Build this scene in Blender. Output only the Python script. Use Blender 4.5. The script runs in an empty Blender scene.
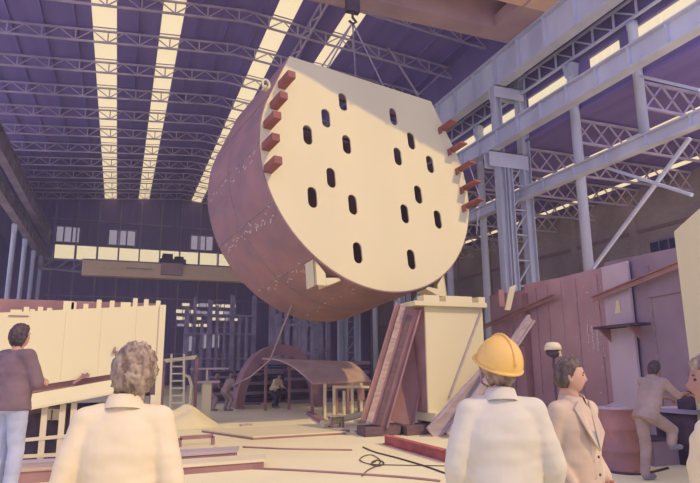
import bpy, bmesh, math, random
from mathutils import Vector, Matrix, noise
import numpy as np
random.seed(7)
SC = bpy.context.scene
COL = SC.collection
PI = math.pi

# ------------------------------------------------------------------ camera
EYE = 1.65
PITCH, YAW, ROLL, FPX = math.radians(11.9), math.radians(20.9), math.radians(-0.4), 600.0
Fv = Vector((math.sin(YAW)*math.cos(PITCH), math.cos(YAW)*math.cos(PITCH), math.sin(PITCH)))
R0 = Vector((math.cos(YAW), -math.sin(YAW), 0)); U0 = R0.cross(Fv)
Rv = R0*math.cos(ROLL) + U0*math.sin(ROLL)
Uv = -R0*math.sin(ROLL) + U0*math.cos(ROLL)
cam = bpy.data.cameras.new('camera'); cam.sensor_width = 36; cam.lens = FPX*36/700
cam.clip_end = 400
camo = bpy.data.objects.new('camera', cam); COL.objects.link(camo)
M3 = Matrix((Rv, Uv, -Fv)).transposed()
camo.matrix_world = Matrix.Translation((0, 0, EYE)) @ M3.to_4x4()
SC.camera = camo

# ------------------------------------------------------------------ light, world, exposure
SC.view_settings.view_transform = 'Standard'
SC.view_settings.look = 'None'
SC.view_settings.exposure = 0.0
SC.view_settings.gamma = 1.0
SC.view_settings.use_curve_mapping = False
W = bpy.data.worlds.new('sky'); SC.world = W; W.use_nodes = True
bg = W.node_tree.nodes['Background']
bg.inputs[0].default_value = (0.40, 0.385, 0.66, 1); bg.inputs[1].default_value = 1.9
sun = bpy.data.lights.new('sun', 'SUN'); sun.energy = 2.1; sun.angle = math.radians(0.6)
sun.color = (1.0, 0.73, 0.33)
suno = bpy.data.objects.new('sun', sun); COL.objects.link(suno)
SUN_DIR = Vector((-0.64, 1.0, -1.1)).normalized()
suno.rotation_euler = SUN_DIR.to_track_quat('-Z', 'Y').to_euler(); suno.location = (10, -20, 30)
LIT = (0.86, 0.68, 0.42)          # the colour of daylight seen through glazing

# ------------------------------------------------------------------ helpers
def at(px, py, ax, val):
    d = Fv*FPX + Rv*(px-350) - Uv*(py-241.5)
    o = Vector((0, 0, EYE))
    return o + d*((val-o[ax])/d[ax])

class MB:
    def __init__(s): s.v = []; s.f = []
    def add(s, vs, fs):
        b = len(s.v); s.v += [Vector(v) for v in vs]; s.f += [tuple(b+i for i in f) for f in fs]; return s
    def box(s, lo, hi):
        x0, y0, z0 = lo; x1, y1, z1 = hi
        return s.add([(x0,y0,z0),(x1,y0,z0),(x1,y1,z0),(x0,y1,z0),(x0,y0,z1),(x1,y0,z1),(x1,y1,z1),(x0,y1,z1)],
                     [(3,2,1,0),(4,5,6,7),(0,1,5,4),(1,2,6,5),(2,3,7,6),(3,0,4,7)])
    def bar(s, a, b, w, h, up=(0,0,1)):
        a = Vector(a); b = Vector(b); d = (b-a).normalized(); up = Vector(up)
        if abs(d.dot(up)) > .98: up = Vector((0, 1, 0))
        x = d.cross(up).normalized()*(w/2); z = x.cross(d).normalized()*(h/2)
        return s.add([a-x-z,a+x-z,a+x+z,a-x+z,b-x-z,b+x-z,b+x+z,b-x+z],
                     [(3,2,1,0),(4,5,6,7),(0,1,5,4),(1,2,6,5),(2,3,7,6),(3,0,4,7)])
    def tube(s, pts, r, n=8):
        pts = [Vector(p) for p in pts]; rs = r if isinstance(r, (list, tuple)) else [r]*len(pts)
        b = len(s.v); px = None
        for i, p in enumerate(pts):
            d = (pts[min(i+1, len(pts)-1)]-pts[max(i-1, 0)]).normalized()
            if px is None:
                px = d.cross(Vector((0,0,1)) if abs(d.z) < .95 else Vector((1,0,0))).normalized()
            px = (px - d*px.dot(d)).normalized(); q = d.cross(px)
            for k in range(n):
                a = 2*PI*k/n; s.v.append(p+(px*math.cos(a)+q*math.sin(a))*rs[i])
        for i in range(len(pts)-1):
            for k in range(n):
                a0 = b+i*n+k; a1 = b+i*n+(k+1) % n; s.f.append((a0, a1, a1+n, a0+n))
        s.f.append(tuple(b+k for k in reversed(range(n)))); e = b+(len(pts)-1)*n
        s.f.append(tuple(e+k for k in range(n))); return s
    def lathe(s, prof, c=(0,0,0), n=24):
        c = Vector(c); b = len(s.v)
        for r, z in prof:
            for k in range(n):
                a = 2*PI*k/n; s.v.append(c+Vector((r*math.cos(a), r*math.sin(a), z)))
        for i in range(len(prof)-1):
            for k in range(n):
                a0 = b+i*n+k; a1 = b+i*n+(k+1) % n; s.f.append((a0, a1, a1+n, a0+n))
        s.f.append(tuple(b+k for k in reversed(range(n)))); e = b+(len(prof)-1)*n
        s.f.append(tuple(e+k for k in range(n))); return s
    def prism(s, poly, d):
        """polygon (list of points) extruded by vector d"""
        d = Vector(d); n = len(poly); poly = [Vector(p) for p in poly]
        fs = [tuple(reversed(range(n))), tuple(range(n, 2*n))]
        fs += [(i, (i+1) % n, n+(i+1) % n, n+i) for i in range(n)]
        return s.add(poly+[p+d for p in poly], fs)
    def ell(s, c, r, n=14, m=10, rot=None):
        c = Vector(c); vs = []; fs = []
        for i in range(m+1):
            t = PI*i/m
            for k in range(n):
                a = 2*PI*k/n; p = Vector((r[0]*math.sin(t)*math.cos(a), r[1]*math.sin(t)*math.sin(a), r[2]*math.cos(t)))
                if rot is not None: p = rot @ p
                vs.append(c+p)
        for i in range(m):
            for k in range(n):
                fs.append((i*n+k, (i+1)*n+k, (i+1)*n+(k+1) % n, i*n+(k+1) % n))
        return s.add(vs, fs)
    def cap(s, a, ra, b, rb, n=12):
        a = Vector(a); b = Vector(b); d = (b-a); L = d.length; d.normalize()
        pts = []; rs = []
        for t in (-1, -.85, -.5): pts.append(a+d*ra*t); rs.append(max(ra*math.sqrt(max(0, 1-t*t)), ra*.05))
        for k in range(5): pts.append(a+d*L*k/4); rs.append(ra+(rb-ra)*k/4)
        for t in (.5, .85, 1): pts.append(b+d*rb*t); rs.append(max(rb*math.sqrt(max(0, 1-t*t)), rb*.05))
        return s.tube(pts, rs, n)
    def loft(s, rings, n=24, xdir=(1,0,0)):
        """rings: (centre, rx, ry); x axis is xdir"""
        b = len(s.v); m = len(rings); C = [Vector(r[0]) for r in rings]
        for i in range(m):
            d = (C[min(i+1, m-1)]-C[max(i-1, 0)]).normalized(); x = Vector(xdir); x = (x-d*x.dot(d)).normalized(); y = d.cross(x)
            for k in range(n):
                a = 2*PI*k/n; s.v.append(C[i]+x*rings[i][1]*math.cos(a)+y*rings[i][2]*math.sin(a))
        for i in range(m-1):
            for k in range(n):
                a0 = b+i*n+k; a1 = b+i*n+(k+1) % n; s.f.append((a0, a1, a1+n, a0+n))
        s.f.append(tuple(b+k for k in reversed(range(n)))); e = b+(m-1)*n
        s.f.append(tuple(e+k for k in range(n))); return s
    def mesh(s, name, mat=None, smooth=False):
        me = bpy.data.meshes.new(name); me.from_pydata([tuple(v) for v in s.v], [], s.f)
        bm = bmesh.new(); bm.from_mesh(me); bmesh.ops.recalc_face_normals(bm, faces=bm.faces); bm.to_mesh(me); bm.free()
        if mat: me.materials.append(mat)
        if smooth:
            for p in me.polygons: p.use_smooth = True
        return me
    def build(s, name, mat, parent=None, smooth=False):
        return put(name, s.mesh(name, mat, smooth), parent)

def world_of(o):
    m = o.matrix_basis.copy()
    if o.parent: m = world_of(o.parent) @ o.matrix_parent_inverse @ m
    return m
def put(name, me, parent=None, loc=None):
    o = bpy.data.objects.new(name, me); COL.objects.link(o)
    if loc is not None: o.location = loc
    if parent:
        o.parent = parent; o.matrix_parent_inverse = world_of(parent).inverted()
    return o
def tag(o, label=None, cat=None, group=None, kind=None):
    if label: o['label'] = label
    if cat: o['category'] = cat
    if group: o['group'] = group
    if kind: o['kind'] = kind
    return o
def empty(name, loc, label=None, cat=None, group=None, rz=0):
    o = bpy.data.objects.new(name, None); COL.objects.link(o); o.location = loc; o.rotation_euler = (0, 0, rz); o.empty_display_size = .2
    return tag(o, label, cat, group)
def kids(o): return [c for c in list(COL.objects) if c.parent == o]
def copy_tree(o, loc, label=None, rz=None, children=None):
    c = o.copy(); COL.objects.link(c); c.location = loc
    if rz is not None: c.rotation_euler.z = rz
    if label: c['label'] = label
    for ch in (children if children is not None else kids(o)):
        d = ch.copy(); COL.objects.link(d); pi = ch.matrix_parent_inverse.copy(); d.parent = c; d.matrix_parent_inverse = pi
    return c
def struct(name, mb, mat, parent=None):
    o = mb.build(name, mat, parent)
    if parent is None: o['kind'] = 'structure'
    return o

# ------------------------------------------------------------------ materials
def mat(name, col, rough=.8, var=.15, scale=3.0, bump=.0, col2=None, metal=0.0, stretch=(1,1,1), spec=.25, fac=(.35,.65), detail=6):
    m = bpy.data.materials.new(name); m.use_nodes = True; nt = m.node_tree; N = nt.nodes; L = nt.links
    b = N['Principled BSDF']; b.inputs['Roughness'].default_value = rough; b.inputs['Metallic'].default_value = metal
    b.inputs['Specular IOR Level'].default_value = spec
    tc = N.new('ShaderNodeTexCoord'); mp = N.new('ShaderNodeMapping'); mp.inputs['Scale'].default_value = stretch
    L.new(tc.outputs['Object'], mp.inputs[0])
    nz = N.new('ShaderNodeTexNoise'); nz.inputs['Scale'].default_value = scale; nz.inputs['Detail'].default_value = detail
    L.new(mp.outputs[0], nz.inputs['Vector'])
    rp = N.new('ShaderNodeValToRGB'); e = rp.color_ramp.elements
    if col2 is None: col2 = tuple(c*(1-var) for c in col); c1 = tuple(min(1, c*(1+var*.5)) for c in col)
    else: c1 = col
    e[0].position, e[1].position = fac
    e[0].color = (*col2, 1); e[1].color = (*c1, 1)
    L.new(nz.outputs['Fac'], rp.inputs[0]); L.new(rp.outputs[0], b.inputs['Base Color'])
    if bump:
        bp = N.new('ShaderNodeBump'); bp.inputs['Strength'].default_value = bump; bp.inputs['Distance'].default_value = .02
        L.new(nz.outputs['Fac'], bp.inputs['Height']); L.new(bp.outputs[0], b.inputs['Normal'])
    return m
def glow(name, col, s=1.0):
    m = bpy.data.materials.new(name); m.use_nodes = True; nt = m.node_tree; b = nt.nodes['Principled BSDF']
    b.inputs['Base Color'].default_value = (.2, .2, .2, 1); b.inputs['Roughness'].default_value = .5
    nz = nt.nodes.new('ShaderNodeTexNoise'); nz.inputs['Scale'].default_value = .8
    mx = nt.nodes.new('ShaderNodeMix'); mx.data_type = 'RGBA'
    mx.inputs[6].default_value = (*[c*.93 for c in col], 1); mx.inputs[7].default_value = (*col, 1)
    nt.links.new(nz.outputs['Fac'], mx.inputs[0]); nt.links.new(mx.outputs[2], b.inputs['Emission Color'])
    b.inputs['Emission Strength'].default_value = s
    return m
def brick_mat():
    m = bpy.data.materials.new('weathered_brick'); m.use_nodes = True; nt = m.node_tree; N = nt.nodes; L = nt.links
    b = N['Principled BSDF']; b.inputs['Roughness'].default_value = .95
    tc = N.new('ShaderNodeTexCoord'); sp = N.new('ShaderNodeSeparateXYZ'); cb = N.new('ShaderNodeCombineXYZ')
    L.new(tc.outputs['Object'], sp.inputs[0]); L.new(sp.outputs[1], cb.inputs[0]); L.new(sp.outputs[2], cb.inputs[1])
    br = N.new('ShaderNodeTexBrick'); br.inputs['Scale'].default_value = 1; br.inputs['Brick Width'].default_value = .25; br.inputs['Row Height'].default_value = .08
    br.inputs['Mortar Size'].default_value = .008
    br.inputs['Color1'].default_value = (.50,.42,.40,1); br.inputs['Color2'].default_value = (.42,.35,.36,1); br.inputs['Mortar'].default_value = (.38,.31,.28,1)
    L.new(cb.outputs[0], br.inputs['Vector'])
    nz = N.new('ShaderNodeTexNoise'); nz.inputs['Scale'].default_value = .35; L.new(tc.outputs['Object'], nz.inputs['Vector'])
    mx = N.new('ShaderNodeMix'); mx.data_type = 'RGBA'; mx.blend_type = 'MULTIPLY'; mx.inputs[0].default_value = .7
    rp = N.new('ShaderNodeValToRGB'); rp.color_ramp.elements[0].color = (.6,.55,.55,1); rp.color_ramp.elements[0].position = .35; rp.color_ramp.elements[1].position = .65
    L.new(nz.outputs['Fac'], rp.inputs[0]); L.new(br.outputs['Color'], mx.inputs[6]); L.new(rp.outputs[0], mx.inputs[7])
    L.new(mx.outputs[2], b.inputs['Base Color']); return m

M = {}
M['floor'] = mat('dusty_concrete', (.87,.81,.49), .9, scale=.5, col2=(.80,.72,.45), bump=.15, fac=(.3,.6))
M['roof'] = mat('roof_sheeting', (.27,.21,.50), .9, scale=.4, col2=(.22,.17,.43), stretch=(4,.3,1))
M['truss'] = mat('grey_truss_paint', (.56,.49,.60), .8, var=.2, scale=1)
M['clad'] = mat('dark_cladding', (.24,.19,.38), .9, scale=.6, col2=(.19,.15,.31), stretch=(5,1,.3))
M['girder'] = mat('bluegrey_girder_paint', (.68,.72,.80), .6, scale=.9, col2=(.56,.58,.68), stretch=(1,1,.4))
M['girder_left'] = mat('brown_girder_paint', (.36,.29,.32), .8, var=.25, scale=.8)
M['shaft'] = mat('pale_column_paint', (.62,.66,.72), .7, scale=1.2, col2=(.50,.52,.60), stretch=(2,2,.3))
M['brick'] = brick_mat()
M['trim'] = mat('rusty_band', (.30,.21,.20), .9)
M['orange'] = mat('orange_crane_paint', (.95,.64,.42), .7, scale=.7, col2=(.88,.56,.38))
M['brown'] = mat('brown_crane_paint', (.55,.38,.35), .8, scale=.8, col2=(.46,.31,.31))
M['ochre'] = mat('ochre_crane_paint', (.98,.78,.48), .8, scale=.6, col2=(.94,.70,.44))
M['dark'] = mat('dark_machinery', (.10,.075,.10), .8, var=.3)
M['primer'] = mat('pale_primer_paint', (.77,.70,.42), .8, scale=.5, col2=(.73,.66,.40), stretch=(1,1,.3))
M['rust'] = mat('rolled_rusty_plate', (.40,.23,.22), .85, scale=1.1, col2=(.29,.185,.20), bump=.1, detail=9)
M['rust_red'] = mat('red_oxide_paint', (.34,.13,.11), .8, scale=2, col2=(.26,.10,.09))
M['weld'] = mat('weld_bead', (.34,.25,.25), .6, var=.3, scale=8)
M['chalk'] = mat('chalk', (.68,.58,.55), .9, var=.2, scale=20)
M['wall_rust'] = mat('standing_rusty_plate', (.50,.32,.34), .85, scale=.7, col2=(.40,.25,.28), detail=9, bump=.1)
M['wall_rust2'] = mat('standing_purple_plate', (.34,.26,.30), .85, scale=.8, col2=(.27,.20,.26), detail=9, bump=.1)
M['pale_plate'] = mat('pale_lilac_plate', (.60,.50,.54), .7, scale=.7, col2=(.50,.41,.46))
M['white'] = mat('white_paint', (.78,.70,.46), .8, scale=1, col2=(.70,.62,.42))
M['grey_plank'] = mat('grey_plank', (.52,.44,.44), .9, scale=3, col2=(.42,.34,.36), stretch=(.3,3,3))
M['timber'] = mat('timber', (.55,.42,.33), .9, scale=4, col2=(.40,.28,.24), stretch=(.4,4,4))
M['brown_steel'] = mat('brown_steel', (.40,.23,.21), .85, scale=1.5, col2=(.30,.17,.17), detail=8)
M['brown_dark'] = mat('dark_weathered_timber', (.20,.13,.13), .9, scale=4, col2=(.14,.09,.10), stretch=(.4,4,4))
M['redbeam'] = mat('red_steel', (.52,.16,.15), .8, var=.25, scale=3)
M['wire'] = mat('steel_wire', (.35,.31,.38), .6, var=.2, scale=5)
M['rope'] = mat('hemp_rope', (.50,.40,.36), .9, var=.2, scale=20)
M['cable'] = mat('rubber_cable', (.10,.075,.08), .8, var=.2, scale=5)
M['sheet'] = mat('dusty_rusty_sheet', (.62,.46,.36), .85, scale=1.5, col2=(.50,.34,.28), detail=8)
M['rack'] = mat('lilac_steel', (.36,.31,.40), .8, var=.25, scale=1)
M['barrel'] = mat('rusty_barrel_paint', (.46,.23,.20), .75, scale=3, col2=(.34,.19,.19), detail=8)
M['bottle'] = mat('pale_blue_enamel', (.55,.68,.72), .5, var=.1)
M['skin'] = mat('skin', (.60,.36,.25), .6, var=.12, scale=12, spec=.35)
M['skin_dark'] = mat('tanned_skin', (.42,.24,.18), .6, var=.12, scale=12)
M['lip'] = mat('lip', (.42,.18,.15), .5, var=.1)
M['eye'] = mat('eye', (.08,.05,.05), .3, var=.1)
M['hair_grey'] = mat('grey_hair', (.46,.36,.26), .7, scale=30, col2=(.17,.12,.09), stretch=(1,1,.4), bump=.6)
M['hair_dark'] = mat('dark_hair', (.12,.085,.095), .6, scale=30, col2=(.06,.045,.055), stretch=(1,1,.4), bump=.6)
M['hair_saltpepper'] = mat('salt_and_pepper_hair', (.20,.15,.12), .7, scale=30, col2=(.08,.06,.05), stretch=(1,1,.4), bump=.6)
M['shirt_cream'] = mat('cream_shirt_cloth', (.79,.68,.44), .95, var=.05, scale=6, bump=.1)
M['coat_pale'] = mat('pale_blue_coat_cloth', (.68,.64,.49), .95, var=.06, scale=6, bump=.1)
M['khaki'] = mat('khaki_overall_cloth', (.62,.49,.35), .95, var=.12, scale=5, bump=.15)
M['khaki_dark'] = mat('brown_overall_cloth', (.40,.30,.26), .95, var=.15, scale=5, bump=.15)
M['mauve'] = mat('mauve_jersey_cloth', (.22,.15,.17), .95, var=.15, scale=5, bump=.15)
M['jeans'] = mat('pale_denim', (.46,.50,.60), .95, var=.15, scale=5, bump=.1)
M['navy'] = mat('dark_trouser_cloth', (.10,.085,.12), .95, var=.2, scale=5)
M['teal'] = mat('grey_green_undershirt', (.30,.36,.36), .95, var=.1)
M['boot'] = mat('grey_boot_leather', (.25,.24,.30), .7, var=.2)
M['hat'] = mat('yellow_helmet_plastic', (.84,.52,.13), .35, var=.06, scale=4, spec=.5)
M['strap'] = mat('webbing_strap', (.42,.30,.28), .8, var=.1)
M['glass_dim'] = glow('dull_backlit_glass', (.30,.26,.33), 1.0)
M['glass_lit'] = glow('sunlit_glazing', (.88,.72,.46), 1.0)
M['roof_lit'] = glow('sunlit_roof_glazing', LIT, 1.12)
M['glass_dark'] = mat('dark_window_glass', (.05,.045,.13), .3, var=.2)

# ------------------------------------------------------------------ setting: floor, roof, walls
HX0, HX1, RX = -9.8, 17.6, 5.1           # eaves and ridge of the main hall
YB = 66.7                                # far wall
def roof_z(x): return 20.1 - .0875*abs(x-5.1)
struct('floor', MB().box((-30, -12, -.2), (40, 75, 0)), M['floor'])

# measured: lateral position = ratio * height (18 m above the eye)
SKY = [(-.134*17.9, -.068*17.9), (.054*18.1, .114*18.1), (.359*18.1, .418*18.1), (.552*17.9, .607*17.9)]
YR0 = 8.3
mb = MB(); cuts = [HX0-.6]
for a, b in SKY: cuts += [a, b]
cuts += [HX1+.6]
segs = []
for i in range(0, len(cuts), 2):
    a, b = cuts[i], cuts[i+1]
    if a < RX < b: segs += [(a, RX), (RX, b)]
    else: segs.append((a, b))
for a, b in segs:
    mb.prism([(a, YR0, roof_z(a)), (b, YR0, roof_z(b)), (b, YR0, roof_z(b)+.12), (a, YR0, roof_z(a)+.12)], (0, YB-YR0+.3, 0))
ceil = struct('ceiling', mb, M['roof'])
TY = [31.7+3.55*k for k in range(-6, 10)]
# purlins
for k in range(18):
    x = HX0 + .5 + k*1.52
    if any(a-.1 < x < b+.1 for a, b in SKY): continue
    MB().box((x-.04, YR0, roof_z(x)-.11), (x+.04, YB, roof_z(x)+.0)).build('purlin', M['roof'], ceil)
# skylights: one pane per truss bay, thin glazing bars between
for (a, b) in SKY:
    ys = [YR0] + [y for y in TY if y > YR0+1] + [YB]
    me = None
    for y0, y1 in zip(ys[:-1], ys[1:]):
        p = MB().prism([(a, y0+.03, roof_z(a)+.02), (b, y0+.03, roof_z(b)+.02), (b, y0+.03, roof_z(b)+.06), (a, y0+.03, roof_z(a)+.06)], (0, y1-y0-.06, 0))
        p.build('skylight_pane', M['roof_lit'], ceil)
        MB().bar((a, y1, roof_z(a)+.02), (b, y1, roof_z(b)+.02), .07, .06).build('glazing_bar', M['roof'], ceil)

# far wall, cladding with posts, windows and a long glazed strip
wb = struct('wall_back', MB().prism([(-12.3, YB, 0), (33, YB, 0), (33, YB, 12), (17.6, YB, 12), (17.6, YB, roof_z(17.6)), (RX, YB, roof_z(RX)), (-10.4, YB, roof_z(-10.4)), (-10.4, YB, 13.2), (-12.3, YB, 13.2)], (0, .3, 0)), M['clad'])
for k in range(12):
    x = -6.9 + k*2.08
    MB().box((x-.07, YB-.12, .3), (x+.07, YB-.0, roof_z(x)-.3)).build('cladding_post', M['rack'], wb)
for z in (3.2, 9.0, 16.9):
    MB().box((-7.2, YB-.1, z-.07), (17.4, YB, z+.07)).build('cladding_rail', M['rack'], wb)
wi = 0
def far_window(x0, x1, z0, z1, n, glass, y=YB-.16, bar=.07, rows=1):
    global wi; wi += 1
    f = MB()
    f.box((x0-.1, y, z0-.1), (x1+.1, y+.14, z0)); f.box((x0-.1, y, z1), (x1+.1, y+.14, z1+.1))
    f.box((x0-.1, y, z0), (x0, y+.14, z1)); f.box((x1, y, z0), (x1+.1, y+.14, z1))
    w = struct('window_%d' % wi, f, M['rack'])
    for r in range(rows):
        za = z0+(z1-z0)*r/rows; zb = z0+(z1-z0)*(r+1)/rows
        for i in range(n):
            xa = x0+(x1-x0)*i/n; xb = x0+(x1-x0)*(i+1)/n
            MB().box((xa+bar/2, y+.06, za+bar/4), (xb-bar/2, y+.10, zb-bar/4)).build('pane', glass, w)
    return w
far_window(-6.75, -4.5, 14.5, 16.1, 3, M['glass_dim'], bar=.16)
far_window(-1.75, .95, 14.5, 16.1, 3, M['glass_dim'], bar=.16)
far_window(6.65, 9.1, 14.5, 16.1, 3, M['glass_dim'], bar=.16)
far_window(-6.75, 13.7, 12.75, 14.2, 10, M['glass_lit'], bar=.10)
# rows of broken louvre panes low on the far wall
for j, z in enumerate((8.45, 7.7, 7.0, 6.3)):
    wi += 1
    y = YB-.2
    w = struct('window_%d' % wi, MB().box((5.2, y, z-.28), (12.0, y+.06, z-.2)), M['rack'])
    x = 5.4 + .1*j
    end = 11.9 if j < 3 else 9.3
    while x < end:
        wd = random.choice((.3, .45, .6, .75))
        if random.random() < .78:
            MB().box((x, y, z-.16-random.random()*.06), (x+wd, y+.05, z+.06+random.random()*.12)).build('louvre_pane', M['glass_lit'] if random.random() < .6 else M['glass_dim'], w)
        x += wd + .1
far_window(6.6, 7.35, 3.5, 5.1, 2, M['glass_dim']); far_window(8.1, 8.9, 3.8, 5.4, 2, M['glass_dim']); far_window(9.4, 10.2, 3.9, 5.3, 2, M['glass_dim'])
a = at(380, 323, 1, YB); b = at(391, 311, 1, YB)
far_window(a.x, b.x, a.z, b.z, 1, M['glass_lit'])
a = at(438, 291, 1, YB); b = at(450, 277, 1, YB)
far_window(a.x, b.x, a.z, b.z, 1, M['glass_lit'])
a = at(380, 352, 1, YB); b = at(390, 340, 1, YB)
far_window(a.x, b.x, a.z, b.z, 1, M['glass_dim'])

# left wall beyond the left columns
wl = struct('wall_left', MB().box((-12.3, 51, 0), (-12, YB, 13)), M['clad'])
struct('ceiling_left_aisle', MB().box((-12.3, 51, 13), (-10.2, YB, 13.15)), M['roof'])
for k, (y0, z0) in enumerate([(56, 7.5), (60, 7.5), (60, 4.2), (56, 4.2)]):
    wi += 1
    w = struct('window_%d' % wi, MB().box((-12, y0-.1, z0-.1), (-11.9, y0+1.7, z0+2.1)), M['rack'])
    MB().box((-11.92, y0, z0), (-11.86, y0+1.6, z0+2)).build('pane', M['glass_dim'], w)
struct('wall_left_upper', MB().box((-10.3, 51, 13.15), (-10.1, YB, roof_z(-10.2))), M['clad'])

# right: brick wall of the side aisle, its flat roof with two light strips
wr = struct('wall_right', MB().box((28, 12, 0), (28.4, YB, 11.9)), M['brick'])
for z in (6.2, 9.3): MB().box((27.9, 12, z-.1), (28.02, YB, z+.1)).build('ledge', M['trim'], wr)
for y in [16, 21, 26, 31, 36, 41, 46, 51, 56]:
    MB().box((27.8, y, 0), (28.02, y+.5, 11.5)).build('pilaster', M['brick'], wr)
a = at(653, 268, 0, 27.9); b = at(679, 236, 0, 27.9)
wi += 1
w = struct('window_%d' % wi, MB().box((27.84, b.y, a.z-.1), (28.02, a.y, b.z+.1)), M['rack'])
for i in range(3):
    ya = b.y+(a.y-b.y)*i/3; yb = b.y+(a.y-b.y)*(i+1)/3
    for r in range(2):
        za = a.z+(b.z-a.z)*r/2; zb = a.z+(b.z-a.z)*(r+1)/2
        MB().box((27.8, ya+.05, za+.04), (27.86, yb-.05, zb-.04)).build('pane', M['glass_dark'], w)
AZ = 11.9
AS = [(21.3, 21.9), (26.4, 27.0)]
mb = MB()
for x0, x1 in ((17.1, AS[0][0]), (AS[0][1], AS[1][0]), (AS[1][1], 28.4)): mb.box((x0, 12, AZ), (x1, YB, AZ+.12))
ca = struct('ceiling_right_aisle', mb, M['roof'])
for x0, x1 in AS:
    y = 12.0
    while y < YB-1:
        MB().box((x0, y+.03, AZ+.02), (x1, min(YB, y+3.55)-.03, AZ+.07)).build('skylight_pane', M['roof_lit'], ca); y += 3.55
# upper wall above the aisle roof, with the clerestory windows
wu = MB(); wu.box((17.2, 12, AZ+.12), (17.4, YB, 12.75)); wu.box((17.2, 12, 13.95), (17.4, YB, roof_z(17.3)))
ys_open = [(12.6, 15.4), (15.9, 17.5), (18.7, 21.5), (22.3, 23.6), (24.2, 25.3), (26, 28.5), (29.5, 32), (33, 36)]
edges = [12.0] + [e for p in ys_open for e in p] + [YB]
for i in range(0, len(edges), 2): wu.box((17.2, edges[i], 12.75), (17.4, edges[i+1], 13.95))
struct('wall_right_upper', wu, M['clad'])
for i, (y0, y1) in enumerate(ys_open):
    wi += 1
    f = MB().box((17.16, y0, 12.7), (17.24, y1, 12.77)); f.box((17.16, y0, 13.93), (17.24, y1, 14.0))
    w = struct('window_%d' % wi, f, M['rack']); n = 4 if i == 1 else max(1, round((y1-y0)/1.4))
    for k in range(n):
        ya = y0+(y1-y0)*k/n; yb = y0+(y1-y0)*(k+1)/n
        MB().box((17.22, ya+.02, 12.77), (17.3, yb-.02, 13.93)).build('pane', M['glass_lit'], w)

# ------------------------------------------------------------------ roof trusses
ORD = ['nearest', 'second nearest', 'third nearest', 'fourth nearest', 'fifth nearest', 'sixth nearest', 'seventh nearest', 'eighth nearest', 'ninth nearest', 'tenth nearest', 'eleventh nearest', 'twelfth nearest', 'thirteenth nearest', 'fourteenth nearest', 'fifteenth nearest']
t0 = empty('roof_truss', (RX, TY[2], 19.2), 'x', 'truss', 'lattice trusses under the hall roof')
def chordpts(off): return [(HX0, TY[2], roof_z(HX0)-off), (RX, TY[2], roof_z(RX)-off), (HX1, TY[2], roof_z(HX1)-off)]
for nm, off in (('top_chord', .20), ('bottom_chord', .85)):
    p = chordpts(off); m_ = MB()
    m_.bar(p[0], p[1], .10, .09); m_.bar(p[1], p[2], .10, .09); m_.build(nm, M['truss'], t0)
N_ = 18; xs = [HX0+.3+(HX1-HX0-.6)*i/(N_-1) for i in range(N_)]
for i, x in enumerate(xs):
    MB().bar((x, TY[2], roof_z(x)-.85), (x, TY[2], roof_z(x)-.2), .07, .07).build('post', M['truss'], t0)
    if i < N_-1:
        x2 = xs[i+1]; xm = (x+x2)/2
        m_ = MB(); m_.bar((x, TY[2], roof_z(x)-.84), (xm, TY[2], roof_z(xm)-.22), .05, .05)
        m_.bar((xm, TY[2], roof_z(xm)-.22), (x2, TY[2], roof_z(x2)-.84), .05, .05); m_.build('diagonal', M['truss'], t0)
tk = kids(t0)
for i, y in enumerate(TY[2:]):
    lab = ('grey lattice roof truss spanning the hall, %s to the camera' % ORD[i])
    if i == 0: t0['label'] = lab
    else: copy_tree(t0, (RX, y, 19.2), lab, children=tk)

# longitudinal lattice beside the third light strip
def lattice_y(name, x, y0, y1, ztop, depth, step, label, mat_, dx=0, cat='lattice girder', group=None, rod=.07):
    r = empty(name, (x, y0, ztop-depth), label, cat, group)
    MB().bar((x, y0, ztop), (x, y1, ztop), rod*1.4, rod*1.2).build('top_chord', mat_, r)
    MB().bar((x+dx, y0, ztop-depth), (x+dx, y1, ztop-depth), rod*1.4, rod*1.2).build('bottom_chord', mat_, r)
    n = int((y1-y0)/step)
    p0 = put('post', MB().bar((x, y0, ztop), (x+dx, y0, ztop-depth), rod, rod).mesh('post', mat_), r)
    d0 = put('diagonal', MB().bar((x+dx, y0, ztop-depth), (x, y0+step, ztop), rod*.8, rod*.8).mesh('diagonal', mat_), r)
    for i in range(1, n):
        for o in (p0, d0):
            c = o.copy(); COL.objects.link(c); c.location = (0, i*step, 0)
    return r
lattice_y('roof_lattice', 8.35, 24, 66, 19.6, .7, 1.775, 'lattice beam running down the hall just right of the third light strip', M['truss'], group=None)
lattice_y('clerestory_lattice', 16.9, 12.5, 40, 14.95, .75, 1.1, 'lattice beam above the bright clerestory windows, below the upper girder', M['girder'])

# wind bracing rods at the right end of the roof
def rod(name, a, b, r, label, cat='brace', m='truss', group=None):
    return tag(MB().tube([a, b], r, 6).build(name, M[m]), label, cat, group)
br = empty('wind_brace', (14, 29, 18), 'pale crossed wind brace under the roof, above the drum top', 'brace')
a = at(418, 95, 1, 28.2); b = at(470, 47, 1, 28.2)
MB().tube([at(366, 12, 1, 28.2), a], .06, 6).build('diagonal', M['truss'], br)
MB().tube([a, b], .06, 6).build('diagonal', M['truss'], br)
MB().tube([b, at(474, 90, 1, 28.2)], .06, 6).build('hanger', M['truss'], br)

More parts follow.
